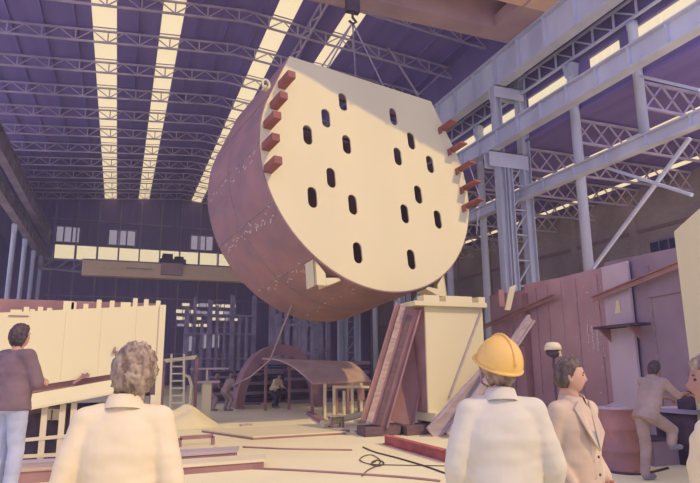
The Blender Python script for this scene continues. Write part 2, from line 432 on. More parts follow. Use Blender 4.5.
# ------------------------------------------------------------------ girders on the right and left
def girder(name, x, y0, y1, z0, z1, fl, web_m, label, stiff, side=-1):
    r = empty(name, (x, y0, z0), label, 'girder')
    MB().box((x-.03, y0, z0+.05), (x+.03, y1, z1-.05)).build('web', web_m, r)
    MB().box((x-fl/2, y0, z1-.05), (x+fl/2, y1, z1)).build('top_flange', web_m, r)
    MB().box((x-fl/2, y0, z0), (x+fl/2, y1, z0+.05)).build('bottom_flange', web_m, r)
    xa, xb = (x-fl/2+.05, x-.03) if side < 0 else (x+.03, x+fl/2-.05)
    s0 = put('stiffener', MB().box((xa, y0+.4, z0+.05), (xb, y0+.46, z1-.05)).mesh('stiffener', web_m), r)
    n = int((y1-y0-.6)/stiff)
    for i in range(1, n):
        c = s0.copy(); COL.objects.link(c); c.location = (0, i*stiff, 0)
    return r
girder('upper_runway_girder', 15.8, 10.6, 66, 14.45, 15.95, .55, M['girder'], 'deep blue-grey crane girder high on the right, above the clerestory windows', 1.8)
girder('lower_runway_girder', 15.2, 10.2, 66, 11.2, 12.0, .45, M['girder'], 'blue-grey crane girder on the right passing below the clerestory windows', 1.5)
girder('aisle_tie_beam', 16.6, 10.6, 66, 9.0, 9.5, .35, M['girder'], 'slim blue-grey tie beam on the right, lowest of the three long beams', 1.8)
girder('upper_runway_girder', -7.2, 30, 66, 13.9, 15.2, .5, M['girder_left'], 'brownish crane girder along the far left side, upper one', 1.8, 1)
girder('lower_runway_girder', -6.9, 30, 66, 11.35, 12.3, .5, M['girder_left'], 'brownish crane girder along the far left side, lower one', 1.8, 1)

# built-up triple columns
def big_column(y, label):
    r = empty('built_up_column', (16.2, y, 0), label, 'column', 'built-up triple columns on the right')
    def shaft(x, w, d, z1):
        m_ = MB(); m_.box((x-w/2, y-d/2, 0), (x-w/2+.05, y+d/2, z1)); m_.box((x+w/2-.05, y-d/2, 0), (x+w/2, y+d/2, z1)); m_.box((x-w/2+.05, y-.03, 0), (x+w/2-.05, y+.03, z1))
        m_.build('shaft', M['shaft'], r)
    shaft(15.62, .34, .40, 14.45); shaft(16.05, .28, .36, 11.2); shaft(17.0, .42, .40, 16.0)
    for k in range(9):
        z = .6+k*1.15
        MB().bar((16.15, y-.1, z), (16.85, y-.1, z+.95), .05, .06).build('lacing_bar', M['shaft'], r)
        MB().bar((16.15, y-.1, z+1.05), (16.85, y-.1, z+1.05), .05, .06).build('lacing_bar', M['shaft'], r)
    for z0, z1, x0 in ((10.45, 11.18, 14.95), (13.85, 14.43, 15.4)):
        m_ = MB(); m_.box((x0, y-.22, z0), (17.05, y-.18, z1)); m_.box((x0, y+.18, z0), (17.05, y+.22, z1)); m_.box((x0, y-.22, z1-.04), (17.05, y+.22, z1))
        m_.build('bracket', M['girder'], r)
    MB().box((15.2, y-.45, 0), (17.35, y+.45, .06)).build('base_plate', M['shaft'], r)
    return r
big_column(21.8, 'blue-grey built-up triple column with brackets right of the drum')
for y, l in ((32.45, 'distant built-up triple column seen below the drum, nearest of them'), (43.1, 'distant built-up triple column seen below the drum, second of them'), (53.7, 'distant built-up triple column seen below the drum, third of them'), (64.3, 'distant built-up triple column against the far wall')):
    big_column(y, l)
# slim columns between
def slim(x, y, h, w, label, group, m='shaft'):
    r = empty('slim_column', (x, y, 0), label, 'column', group)
    MB().lathe([(w/2, .05), (w/2, h-.4), (w/2+.03, h-.3), (w/2+.03, h)], (x, y, 0), 14).build('shaft', M[m], r, True)
    MB().box((x-w, y-w, 0), (x+w, y+w, .05)).build('base_plate', M[m], r)
    MB().prism([(x-w*.5, y-w*.7, h-.05), (x-w*.5, y+w*.7, h-.05), (x-w*.5, y+w*.4, h-.6), (x-w*.5, y-w*.4, h-.6)], (w, 0, 0)).build('capital', M[m], r)
    return r
slim(17.0, 18.35, 14.1, .40, 'slim round blue-grey column standing behind the rusty plates', None)
r = empty('short_post', (17.0, 15.05, 9.5), 'short blue-grey post standing on the lowest right beam near the picture edge', 'post')
MB().lathe([(.18, 0), (.18, 4.3), (.21, 4.4), (.21, 4.6)], (17.0, 15.05, 9.5), 14).build('shaft', M['shaft'], r, True)
MB().box((16.4, 14.8, 9.5), (17.25, 15.3, 9.56)).build('base_plate', M['shaft'], r)
for y in (25.4, 28.9, 36.0, 39.6, 46.7, 50.2, 57.3, 60.9):
    slim(17.0, y, 14.1, .36, 'slim blue-grey column in the row on the right behind the drum', 'slim columns behind the drum')
for y, l in ((45, 'lilac column under the left girders, nearest'), (50, 'lilac column under the left girders, second'), (55, 'lilac column under the left girders, third'), (60, 'lilac column under the left girders, farthest')):
    slim(-7.1, y, 11.35, .32, l, 'columns on the left', 'shaft')
# bracing between the slim columns
br = empty('cross_brace', (17, 16, 5), 'large crossed diagonal braces between the slim columns at right', 'brace')
def brb(p, q): MB().bar(at(*p, 0, 16.8), at(*q, 0, 16.8), .12, .10).build('diagonal', M['girder'], br)
brb((591, 271), (690, 138)); brb((592, 163), (692, 195)); brb((592, 270), (640, 292)); brb((640, 76), (700, 90))
# aisle lattice trusses
ta = empty('aisle_truss', (22, 14, 11), 'x', 'truss', 'lattice trusses under the side aisle roof')
y = 14
MB().bar((17.2, y, 11.75), (28, y, 11.75), .1, .1).build('top_chord', M['truss'], ta); MB().bar((17.2, y, 10.75), (28, y, 10.75), .1, .1).build('bottom_chord', M['truss'], ta)
for i in range(12):
    x0 = 17.2+i*.9; x1 = x0+.9
    MB().bar((x0, y, 10.75), (x1, y, 11.75), .06, .06).build('diagonal', M['truss'], ta)
    MB().bar((x0, y, 11.75), (x1, y, 10.75), .06, .06).build('diagonal', M['truss'], ta)
tk = kids(ta)
for i, y in enumerate([15.05+3.55*k for k in range(12)]):
    lab = 'pale crossed lattice truss under the side aisle roof, %s to the camera' % ORD[i]
    if i == 0:
        ta.location.y += y-14; ta['label'] = lab
    else:
        copy_tree(ta, (22, y, 11), lab, children=tk)

# ------------------------------------------------------------------ the big drum
DO = Vector((7.2534, 16.6969, 7.819)); DA = Vector((-.21896, .96404, -.1506)); DX = Vector((.97543, .2201, -.00926)); DZ = Vector((-.02422, .14893, .98855))
def dp(x, z, a=0): return DO + DX*x + DZ*z + DA*a
RD = 4.0; A0 = math.radians(24.6); CH = 3.32
def outline(r, n=88):
    k = r/RD; pts = []
    a_s = A0; a_e = -PI - A0
    for i in range(n+1):
        a = a_s + (a_e-a_s)*i/n; pts.append((r*math.cos(a), r*math.sin(a)))
    xc = RD*math.cos(A0) - (CH-RD*math.sin(A0))*math.tan(A0)
    pts.append((-xc*k, CH)); pts.append((xc*k, CH))
    return pts
HOLES = [(-1.02,2.2),(1.02,2.2),(-1.72,1.42),(1.68,1.42),(-2.42,.66),(2.40,.68),(-1.02,.66),(1.0,.68),(-1.7,-.62),(1.68,-.58),(-2.4,-1.38),(2.4,-1.36),(-1.0,-1.38),(1.0,-1.37),(-.98,-2.91),(1.04,-2.90)]
from mathutils.geometry import delaunay_2d_cdt
def end_plate(name, a, thick, holes, m_):
    P = []; E = []
    def loop(pts):
        n0 = len(P); P.extend(Vector(p) for p in pts); n = len(pts)
        E.extend((n0+i, n0+(i+1) % n) for i in range(n))
    loop(outline(RD))
    for hx, hz in holes:
        w = .155; h = .175
        loop([(hx+w*math.cos(t), hz+w*math.sin(t)+(h if i < 9 else -h)) for i, t in enumerate([PI*i/8 for i in range(9)]+[PI+PI*i/8 for i in range(9)])])
    vs, _, fs, *_r = delaunay_2d_cdt(P, E, [], 1, 1e-5)
    def in_hole(f):
        c = sum((vs[i] for i in f), Vector((0, 0)))/len(f)
        return any(abs(c.x-hx) < .155 and abs(c.y-hz) < .33 and (abs(c.y-hz) < .175 or (c.x-hx)**2+(abs(c.y-hz)-.175)**2 < .155**2) for hx, hz in holes)
    fs = [f for f in fs if not in_hole(f)]
    bm = bmesh.new(); V = [bm.verts.new(dp(v.x, v.y, a)) for v in vs]
    for f in fs: bm.faces.new([V[i] for i in f])
    ret = bmesh.ops.extrude_face_region(bm, geom=bm.faces[:])
    bmesh.ops.translate(bm, verts=[g for g in ret['geom'] if isinstance(g, bmesh.types.BMVert)], vec=DA*thick)
    bmesh.ops.recalc_face_normals(bm, faces=bm.faces)
    me = bpy.data.meshes.new(name); bm.to_mesh(me); bm.free(); me.materials.append(m_)
    return me
drum = empty('steel_drum_section', dp(0, -4.05, 2), 'huge round-bottomed rusty steel drum section with pale slotted end plate, hanging in mid-air', 'drum section')
put('end_plate', end_plate('end_plate', 0, .05, HOLES, M['primer']), drum)
LEN = 4.0
put('rear_plate', end_plate('rear_plate', LEN-.3, .05, [], M['rust']), drum)
# shell: strakes with recessed joints
angs = [A0 - math.radians(1.0)] + [math.radians(-k) for k in (0, 26, 52, 79, 106, 128, 155, 180)] + [-PI-A0+math.radians(1)]
def strake(a0, a1):
    n = max(3, int(abs(a1-a0)/math.radians(4))); g = math.radians(.25); m_ = MB(); vs = []; fs = []
    a0 -= g; a1 += g
    for i in range(n+1):
        a = a0+(a1-a0)*i/n
        for r in (RD+.035, RD-.02):
            for d in (.02, LEN): vs.append(dp(r*math.cos(a), r*math.sin(a), d))
    for i in range(n):
        b = 4*i
        fs += [(b, b+1, b+5, b+4), (b+2, b+6, b+7, b+3), (b, b+4, b+6, b+2), (b+1, b+3, b+7, b+5)]
    fs += [(0, 2, 3, 1), (4*n, 4*n+1, 4*n+3, 4*n+2)]
    return m_.add(vs, fs).mesh('shell_plate', M['rust'], False)
for a0, a1 in zip(angs[:-1], angs[1:]): put('shell_plate', strake(a0, a1), drum)
xc = RD*math.cos(A0) - (CH-RD*math.sin(A0))*math.tan(A0)
for s in (-1, 1):
    p = [(s*RD*math.cos(A0), RD*math.sin(A0)), (s*xc, CH)]
    q = [(x*1.009, z*1.0) for x, z in p]
    m_ = MB(); m_.prism([dp(*p[0], .02), dp(*p[1], .02), dp(*q[1], .02), dp(*q[0], .02)], DA*(LEN-.02)); m_.build('shoulder_plate', M['rust'], drum)
for a in angs[1:-1]:
    MB().tube([dp((RD+.03)*math.cos(a), (RD+.03)*math.sin(a), .05+i*(LEN-.1)/12) for i in range(13)], .025, 6).build('weld_bead', M['weld'], drum)
MB().tube([dp((RD+.035)*math.cos(A0+(-PI-2*A0)*i/60), (RD+.035)*math.sin(A0+(-PI-2*A0)*i/60), .55*LEN) for i in range(61)], .018, 6).build('weld_bead', M['weld'], drum)
# chalk marks along two seams
m_ = MB()
for a, n in ((-152, 26), (-126, 22), (-103, 8), (-177, 16)):
    for i in range(n):
        aa = math.radians(a+random.uniform(-2.2, 2.2)); d = .25+3.5*i/n+random.uniform(-.1, .1)
        p = dp((RD+.04)*math.cos(aa), (RD+.04)*math.sin(aa), d); t = Vector(-DX*math.sin(aa)+DZ*math.cos(aa))
        dd = (DA*random.uniform(.3, 1)+t*random.uniform(-.6, .6)).normalized()
        m_.bar(p, p+dd*random.uniform(.06, .17), .03, .012, up=(DX*math.cos(aa)+DZ*math.sin(aa)))
tag(m_.build('chalk_marks', M['chalk'], drum), kind='stuff')
# ledges at both sides of the end plate
for s in (-1, 1):
    for z, xe in ((2.25, 3.32), (1.45, 3.62), (.74, 3.86), (.02, 3.94), (-.67, 3.90)):
        m_ = MB(); x0, x1 = s*(xe-(.22 if s < 0 else .30)), s*(xe+.02); L_ = .66 if s < 0 else .66+.12*(2.25-z)/2.9
        th = .22 if s < 0 else .06
        m_.prism([dp(x0, z, 0), dp(x1, z, 0), dp(x1, z-th, 0), dp(x0, z-th, 0)], -DA*L_)
        if s > 0: m_.prism([dp(x0, z-.06, 0), dp(x0+.04, z-.06, 0), dp(x0+.04, z-.25, 0), dp(x0, z-.25, 0)], -DA*.16)
        tag(m_.build('side_ledge', M['rust_red'], drum), 'red oxide ledge at the rim')
# lifting feet below the rim
for s in (-1, 1):
    m_ = MB(); xa = 2.43*s
    m_.prism([dp(xa, -3.2, .1), dp(xa, -3.97, .1), dp(xa-s*.35, -3.97, .1), dp(xa-s*.35, -3.62, .1)], DA*.06)
    m_.prism([dp(xa-s*.33, -3.75, .1), dp(xa-s*.37, -3.97, .1), dp(xa-s*.85, -3.78, .1), dp(xa-s*.8, -3.7, .1)], DA*.45)
    m_.prism([dp(xa, -3.2, .1), dp(xa, -3.97, .1), dp(xa-s*.05, -3.97, .1), dp(xa-s*.05, -3.25, .1)], DA*.5)
    tag(m_.build('gusset_foot', M['primer'], drum), 'pale angled gusset under the rim')
# lifting eyes on the top edge
for x, d in ((-1.2, 1.0), (1.9, 1.0), (-1.2, 3.2), (1.9, 3.2)):
    m_ = MB(); m_.prism([dp(x-.18, CH-.05, d), dp(x+.18, CH-.05, d), dp(x+.10, CH+.22, d), dp(x-.10, CH+.22, d)], DA*.05); m_.build('lifting_eye', M['rust'], drum)
for d in (.95, 3.15): MB().prism([dp(-xc, CH-.30, d), dp(xc, CH-.30, d), dp(xc, CH-.01, d), dp(-xc, CH-.01, d)], DA*.12).build('cross_beam', M['rust'], drum)
MB().tube([dp(3.72, .9, -.5), dp(3.98, -.5, -.55), dp(4.0, -1.7, -.1)], .02, 6).build('edge_rod', M['wire'], drum)
# shackle at the upper left edge
m_ = MB(); c = dp(-3.80, 1.95, -.12)
pts = [c+DX*.11*math.cos(t)+DZ*.15*math.sin(t) for t in [PI*(-.35+1.7*i/12) for i in range(13)]]
m_.tube(pts, .035, 8); m_.tube([pts[0]-DA*.08, pts[0]+DA*.14], .04, 8); m_.tube([pts[-1]-DA*.08, pts[-1]+DA*.14], .04, 8)
m_.build('shackle', M['primer'], drum, True)

# hook and slings
hook = Vector((7.15, 18.3, 14.2))
cr = empty('bridge_crane', (4, 18.8, 15.9), 'orange and brown bridge crane spanning overhead above the drum, at the top of the picture', 'crane')
MB().box((-6.9, 16.6, 15.95), (15.75, 17.9, 17.7)).build('box_girder', M['orange'], cr)
tag(MB().box((-6.9, 19.6, 15.95), (15.75, 20.5, 17.5)).build('box_girder', M['brown'], cr), 'brown rear girder')
tag(MB().box((14.2, 17.9, 15.95), (15.75, 19.6, 16.5)).build('end_carriage', M['brown'], cr), 'brown end carriage')
MB().box((-6.9, 17.9, 15.95), (-5.4, 19.6, 16.5)).build('end_carriage', M['brown'], cr)
for x in (12.6, 14.4): MB().box((x-.04, 16.58, 15.92), (x+.04, 17.92, 17.7)).build('girder_joint', M['brown'], cr)
MB().box((6.0, 16.9, 17.7), (8.4, 20.2, 18.1)).build('trolley', M['dark'], cr)
MB().lathe([(.3, -.6), (.3, .6)], (7.15, 18.3, 18.4), 16).build('winch_drum', M['dark'], cr)
MB().tube([hook+Vector((.1, 0, .2)), (7.25, 18.3, 17.8)], .025, 6).build('hoist_rope', M['wire'], cr)
MB().tube([hook+Vector((-.1, 0, .2)), (7.05, 18.3, 17.8)], .025, 6).build('hoist_rope', M['wire'], cr)
hk = MB().box(hook-Vector((.25, .12, -.1)), hook+Vector((.25, .12, .6)))
hk.tube([hook+Vector((.0, 0, .15)), hook+Vector((0, 0, -.1)), hook+Vector((.14, 0, -.25)), hook+Vector((0, 0, -.36)), hook+Vector((-.14, 0, -.25))], .05, 8).build('hook_block', M['dark'], cr)
for x, d, l in ((-1.2, 1.0, 'front left'), (1.9, 1.0, 'front right'), (-1.2, 3.2, 'rear left'), (1.9, 3.2, 'rear right')):
    tag(MB().tube([hook-Vector((0, 0, .3)), dp(x, CH+.2, d+.02)], .03, 6).build('lifting_sling', M['wire']), 'thin wire sling from the hook to the %s of the drum top' % l, 'sling', 'slings on the drum')

# far ochre crane with its crab
fc = empty('far_bridge_crane', (3, 58, 9.9), 'ochre bridge crane far down the hall below the glazed strip', 'crane')
MB().box((-3.5, 57.6, 9.9), (15, 58.6, 11.25)).build('box_girder', M['ochre'], fc)
MB().box((-3.5, 57.5, 11.25), (15, 57.7, 11.35)).build('rail', M['rack'], fc)
m_ = MB()
for x in (-6.8, -5.6, -4.4): m_.bar((x, 58, 10.4), (x+1.0, 58, 11.2), .1, .1)
m_.bar((-6.9, 58, 10.35), (-3.5, 58, 10.2), .2, .2); m_.bar((-6.9, 58, 11.25), (-3.5, 58, 11.2), .15, .15)
m_.build('end_carriage', M['rack'], fc)
MB().box((-6.95, 57.2, 10.3), (-6.65, 58.8, 11.35)).build('hanger', M['rack'], fc)
MB().box((14.85, 57.2, 10.3), (15.15, 58.8, 11.35)).build('hanger', M['rack'], fc)
m_ = MB()
for i in range(24):
    x = -1.9+i*.19
    if i % 7 != 3: m_.box((x, 57.57, 10.45), (x+.13, 57.61, 10.45+random.uniform(.16, .3)))
tag(m_.build('faded_lettering', M['primer'], fc), kind='stuff')
MB().box((.2, 57.56, 10.62), (2.4, 57.62, 10.74)).build('painted_stripe', M['brown'], fc)
m_ = MB().box((3.1, 57.2, 11.35), (5.4, 58.9, 11.7)); m_.box((3.3, 57.4, 11.7), (4.2, 58.6, 12.2))
m_.box((4.4, 57.5, 11.7), (5.2, 58.5, 12.0)); m_.build('crab', M['dark'], fc)
MB().box((3.2, 57.2, 10.2), (5.1, 57.55, 11.3)).build('crab_shadow', M['brown'], fc)  # brown block stands for the crab's shadow on the girder
# ------------------------------------------------------------------ far racks below the drum
def rack(x0, x1, y, h, n, bars, label):
    r = empty('stock_rack', ((x0+x1)/2, y, 0), label, 'rack')
    for i in range(n):
        x = x0+(x1-x0)*i/(n-1)
        MB().bar((x, y, 0), (x, y, h*(.85+.15*math.sin(i*2.3))), .22 if i % 3 else .34, .2).build('upright', M['rack'], r)
    for z in bars: MB().bar((x0-.2, y-.15, z), (x1+.2, y-.15, z), .1, .14).build('rail', M['rack'], r)
    return r
rack(4.6, 9.6, 46, 7.2, 10, (2.4, 4.2, 5.6), 'lilac rack of uprights in the far left background, behind the arch')
rack(10.5, 15, 44, 7.6, 8, (3.0, 5.2), 'lilac rack of uprights in the far background, right of the arch')
rack(9.5, 11.8, 38, 6, 5, (2.6, 4.4), 'nearer lilac rack of uprights directly behind the curved roof sheet')
# dark clutter under the far end, left
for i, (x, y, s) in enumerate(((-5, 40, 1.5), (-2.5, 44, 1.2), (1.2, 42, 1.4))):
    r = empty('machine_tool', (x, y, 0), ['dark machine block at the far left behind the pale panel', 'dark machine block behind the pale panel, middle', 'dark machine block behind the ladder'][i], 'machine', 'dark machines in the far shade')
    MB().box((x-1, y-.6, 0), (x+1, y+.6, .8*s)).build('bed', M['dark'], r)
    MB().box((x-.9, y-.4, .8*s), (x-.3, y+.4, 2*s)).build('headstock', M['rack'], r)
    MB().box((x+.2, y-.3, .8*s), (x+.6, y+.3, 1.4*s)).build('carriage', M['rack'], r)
# ------------------------------------------------------------------ thin haze added to lift the dark tones of the hall
hm = bpy.data.materials.new('shadow_lift_haze'); hm.use_nodes = True; nt = hm.node_tree
nt.nodes.remove(nt.nodes['Principled BSDF'])
vs_ = nt.nodes.new('ShaderNodeVolumeScatter'); vs_.inputs['Color'].default_value = (.80, .78, 1.0, 1); vs_.inputs['Density'].default_value = .004
nt.links.new(vs_.outputs[0], nt.nodes['Material Output'].inputs['Volume'])
hz_ = MB().box((-11.9, 8.5, .05), (27.7, YB-.3, 18.6)).build('haze', hm)
tag(hz_, 'thin violet haze added to lift the shadows in the depth of the hall', 'haze', None, 'stuff')
#PART2
# ------------------------------------------------------------------ standing wall of rusty plates on the right
def wl(Y, off=0): return Vector((8.726+.204*Y+off, Y, 0))
WN = Vector((-1, .204, 0)).normalized()      # towards the camera side
def wplate(name, y0, y1, z1a, z1b, th, m_, label, off=0.0, z0=0.0):
    a = wl(y0)+WN*off; b = wl(y1)+WN*off
    r = empty(name, ((a+b)/2).to_tuple()[:2]+(0,), label, 'steel plate')
    MB().prism([a+Vector((0,0,z0)), b+Vector((0,0,z0)), b+Vector((0,0,z1b)), a+Vector((0,0,z1a))], -WN*th).build('plate', M[m_], r)
    return r, a, b
def weld_line(r, Y, off, z0, z1, m_='weld', n=14):
    p = wl(Y)+WN*(off+.005)
    MB().tube([p+Vector((0, random.uniform(-.012, .012), z0+(z1-z0)*i/n)) for i in range(n+1)], .018, 5).build('weld_bead', M[m_], r)
r1, a, b = wplate('rusty_plate', 15.85, 19.4, 4.1, 4.3, .08, 'wall_rust', 'rusty steel plate standing farthest back, behind the pole', off=-.35)
for y in (16.6, 17.5): weld_line(r1, y, -.35, .1, 4.0)
MB().bar(wl(15.9)+WN*-.30+Vector((0,0,2.3)), wl(19.3)+WN*-.30+Vector((0,0,2.5)), .05, .06).build('seam_strip', M['brown_steel'], r1)
r2, a, b = wplate('rusty_plate', 13.55, 15.8, 4.1, 4.22, .08, 'wall_rust', 'rusty steel plate directly right of the yellow helmet, behind the lamp')
weld_line(r2, 15.0, 0, .1, 4.0); weld_line(r2, 14.3, 0, .1, 4.0)
MB().prism([wl(15.75)+WN*.01, wl(15.55)+WN*.01, wl(15.55)+WN*.01+Vector((0,0,3.9)), wl(15.75)+WN*.01+Vector((0,0,3.9))], WN*.12).build('edge_flange', M['brown_steel'], r2)
r3, a, b = wplate('rusty_plate', 11.45, 13.5, 4.05, 4.1, .08, 'wall_rust', 'rusty steel plate with four white chalk strokes and spots of chalk')
weld_line(r3, 12.75, 0, .1, 3.95); weld_line(r3, 11.75, 0, .1, 3.9)
m_ = MB()
for k in range(4):
    Y = 12.35-.2*k; p = wl(Y)+WN*.01
    z = 2.72-.06*k; e = 2.25-.12*k
    while z > e:
        m_.bar(p+Vector((0, random.uniform(-.02, .02), z)), p+Vector((0, random.uniform(-.02, .02), z-.07)), .05, .01, up=WN); z -= .085
tag(m_.build('chalk_strokes', M['chalk'], r3), 'white chalk strokes', kind='stuff')
m_ = MB()
for i in range(26):
    p = wl(random.uniform(11.5, 13.4))+WN*.008+Vector((0, 0, random.uniform(1.0, 3.8))); m_.ell(p, (.006, random.uniform(.008, .022), random.uniform(.008, .025)), 6, 4)
tag(m_.build('paint_spots', M['chalk'], r3), kind='stuff')
r4, a, b = wplate('purple_plate', 7.65, 11.4, 3.95, 4.15, .08, 'wall_rust2', 'dull purple-brown steel plate standing behind the barrel worker')
weld_line(r4, 9.8, 0, .1, 3.8); weld_line(r4, 8.8, 0, .1, 3.8)
MB().prism([wl(7.7)+WN*.01+Vector((0,0,3.1)), wl(9.9)+WN*.01+Vector((0,0,3.1)), wl(9.9)+WN*.01+Vector((0,0,3.6)), wl(7.7)+WN*.01+Vector((0,0,3.6))], WN*.03).build('backing_strip', M['wall_rust2'], r4)
r5, a, b = wplate('pale_plate', 10.35, 11.35, 4.0, 4.02, .06, 'pale_plate', 'pale lilac steel plate leaning on the rusty plate wall', off=.12)
MB().prism([wl(10.95)+WN*.13+Vector((0,0,2.85)), wl(10.72)+WN*.13+Vector((0,0,2.85)), wl(10.75)+WN*.13+Vector((0,0,3.15)), wl(10.85)+WN*.13+Vector((0,0,3.15))], WN*.01).build('reflection_patch', M['white'], r5)  # white patch painted in for a reflection on the plate
# shelf bracket
r6 = empty('plate_shelf', wl(10.6).to_tuple()[:2]+(2.8,), 'narrow dark steel shelf fixed to the pale plate, above the barrel', 'shelf')
MB().prism([wl(9.75)+WN*.12+Vector((0,0,2.5)), wl(11.25)+WN*.19+Vector((0,0,2.5)), wl(11.25)+WN*.19+Vector((0,0,2.56)), wl(9.75)+WN*.12+Vector((0,0,2.56))], WN*.35).build('shelf_plate', M['dark'], r6)
for Y in (10.0, 11.1):
    p = wl(Y)+WN*.19; MB().prism([p+Vector((0,0,2.5)), p+WN*.3+Vector((0,0,2.5)), p+Vector((0,0,2.2))], (0,.04,0)).build('bracket', M['brown_steel'], r6)
# long brown angle bars across the plates
def angle(name, p, q, lab, m_='brown_steel', w=.12):
    r = empty(name, p, lab, 'steel bar'); MB().bar(p, q, w, .03).build('top_leg', M[m_], r)
    MB().bar(Vector(p)+Vector((0,0,-w/2)), Vector(q)+Vector((0,0,-w/2)), .03, w).build('side_leg', M[m_], r); return r
angle('angle_bar', wl(11.6)+WN*.25+Vector((0,0,3.32)), wl(7.9)+WN*.25+Vector((0,0,3.72)), 'long brown angle bar rising across the pale and purple plates')
angle('angle_bar', wl(19.2)+WN*.02+Vector((0,0,3.15)), wl(13.6)+WN*.2+Vector((0,0,3.62)), 'long brown angle bar crossing the farther rusty plates')
p0 = at(505, 310, 1, 15.6); p1 = at(507, 284, 1, 15.6)
r = empty('bent_strip', p0, 'small bright bent steel strip sticking up at the rusty plate edge', 'steel strip')
MB().prism([p0, p0+Vector((.2,0,0)), p1+Vector((.35,0,0)), p1+Vector((.1,0,-.1))], (0,.05,0)).build('strip', M['white'], r)
MB().box(p0+Vector((-.2,-.03,.1)), p0+Vector((-.02,.05,.62))).build('lug', M['brown_steel'], r)
r, a, b = wplate('tall_plate', 3.2, 7.5, 5.6, 4.0, .10, 'primer', 'tall pale-primed steel plate standing at the right edge of the picture', off=1.12)  # part out of view is extended and heightened to shade the barrel
for Y in (4.5, 6.2): weld_line(r, Y, 1.12, .1, 4.0)

# ------------------------------------------------------------------ lamp on a thin pole in front of the plates
lx = at(553, 350, 1, 8.2)
r = empty('work_lamp', (lx.x, lx.y, 0), 'round work lamp with a white dome on a thin pole behind the khaki man', 'lamp')
MB().lathe([(.20, 0), (.20, .03), (.03, .05), (.018, .1), (.018, lx.z-.12)], (lx.x, lx.y, 0), 12).build('pole', M['dark'], r)
MB().lathe([(.02, .13), (.09, .12), (.13, .07), (.14, 0), (.12, 0), (.02, .03)], lx, 18).build('dome', M['white'], r, True)
MB().lathe([(.11, .0), (.115, -.06), (.07, -.11), (.02, -.13)], lx, 18).build('lens_housing', M['dark'], r, True)
MB().bar(lx+Vector((.03,-.115,-.02)), lx+Vector((.07,-.09,-.10)), .03, .03).build('clip', M['white'], r)

# ------------------------------------------------------------------ pale block with leaning beams (middle right)
YP = 14.0
pa = at(425, 306, 1, YP); pb = at(482, 306, 1, YP); pz = at(425, 413, 1, YP).z
r = empty('steel_block', ((pa.x+pb.x)/2, YP+.3, .45), 'tall pale primed steel block with a slab on top, below the drum', 'steel block')
MB().box((pa.x, YP, pz), (pb.x, YP+.06, pa.z)).build('front_plate', M['primer'], r)
MB().box((pa.x, YP+.06, pz), (pa.x+.06, YP+.9, pa.z)).build('side_plate', M['brown_steel'], r)
MB().box((pb.x-.06, YP+.06, pz), (pb.x, YP+.9, pa.z)).build('side_plate', M['primer'], r)
MB().box((pa.x+.06, YP+.84, pz), (pb.x-.06, YP+.9, pa.z)).build('rear_plate', M['brown_steel'], r)
sa = at(414, 305, 1, YP-.1); sb = at(486, 305, 1, YP-.1)
MB().box((sa.x, YP-.15, pa.z), (sb.x, YP+1.0, pa.z+.12)).build('top_slab', M['primer'], r)
for x0, x1 in ((.30, .75), (.95, 1.75), (1.95, 2.15)): MB().box((sa.x+x0, YP-.1, pa.z+.12), (min(sb.x, sa.x+x1), YP+.3, pa.z+.28)).build('lug', M['primer'], r)
q0 = at(481, 312, 1, YP-.03); q1 = at(449, 398, 1, YP-.03)
tag(MB().bar(q0, q1, .05, .03, up=(0,-1,0)).build('diagonal_bar', M['grey_plank'], r), 'grey diagonal bar on the face')
cw = at(440, 415, 1, YP-.2)
c = empty('bogie', (8.2, YP+.3, 0), 'low pale bogie with round holes carrying the pale block', 'bogie')
MB().box((pa.x+.05, YP-.25, pz-.22), (pb.x+.1, YP+1, pz)).build('bed', M['primer'], c)
for x in (pa.x+.35, pb.x-.2):
    MB().lathe([(.16, -.03), (.16, .03)], (0,0,0), 18).build('wheel_cap', M['dark'], c)
    o = COL.objects[-1] if False else c.children[-1]
    o.matrix_parent_inverse = world_of(c).inverted(); o.rotation_euler = (PI/2, 0, 0); o.location = (x, YP-.27, pz-.10)
for x in (pa.x+.15, pb.x-.35):
    for y in (YP-.1, YP+.7): MB().box((x, y, 0), (x+.35, y+.2, pz-.22)).build('timber_block', M['brown_steel'], c)
# leaning channels left of the block, and the one at its right foot
def channel(name, p, q, w, d, lab, m_='brown_steel', up=(0,-1,0)):
    p = Vector(p); q = Vector(q); r = empty(name, p, lab, 'steel beam'); dr = (q-p).normalized(); x = dr.cross(Vector(up)).normalized(); z = x.cross(dr)
    MB().bar(p, q, w, .05, up=up).build('web', M[m_], r)
    for s in (-1, 1): MB().bar(p+x*s*w/2+z*d/2, q+x*s*w/2+z*d/2, .05, d, up=up).build('flange', M[m_], r)
    return r
LC = channel('leaning_channel', at(374, 424, 1, 14.3), at(408, 307, 1, 14.3), .66, .14, 'broad brown channel beam leaning left of the pale block, outer one', up=(-.3,-1,.2))
channel('leaning_channel', at(402, 424, 1, 14.55), at(423, 312, 1, 14.75), .56, .10, 'broad brown channel beam leaning left of the pale block, inner one', up=(-.3,-1,.2))
channel('leaning_channel', Vector((at(436, 421, 1, 13.6).x-.15, 13.6, .06)), at(486, 372, 1, 13.6), .34, .12, 'short grey channel beam leaning at the foot of the pale block', 'grey_plank')
channel('leaning_channel', at(500, 362, 1, 13.1)+(at(500, 362, 1, 13.1)-at(530, 318, 1, 13.1))*1.53, at(530, 318, 1, 13.1), .20, .1, 'grey-brown channel beam leaning behind the yellow helmet', 'grey_plank')
p_, q_ = at(374, 424, 1, 14.3), at(408, 307, 1, 14.3)
dr_ = (q_-p_).normalized(); x_ = dr_.cross(Vector((-.3,-1,.2))).normalized(); n_ = x_.cross(dr_)*(1 if x_.cross(dr_).y < 0 else -1)
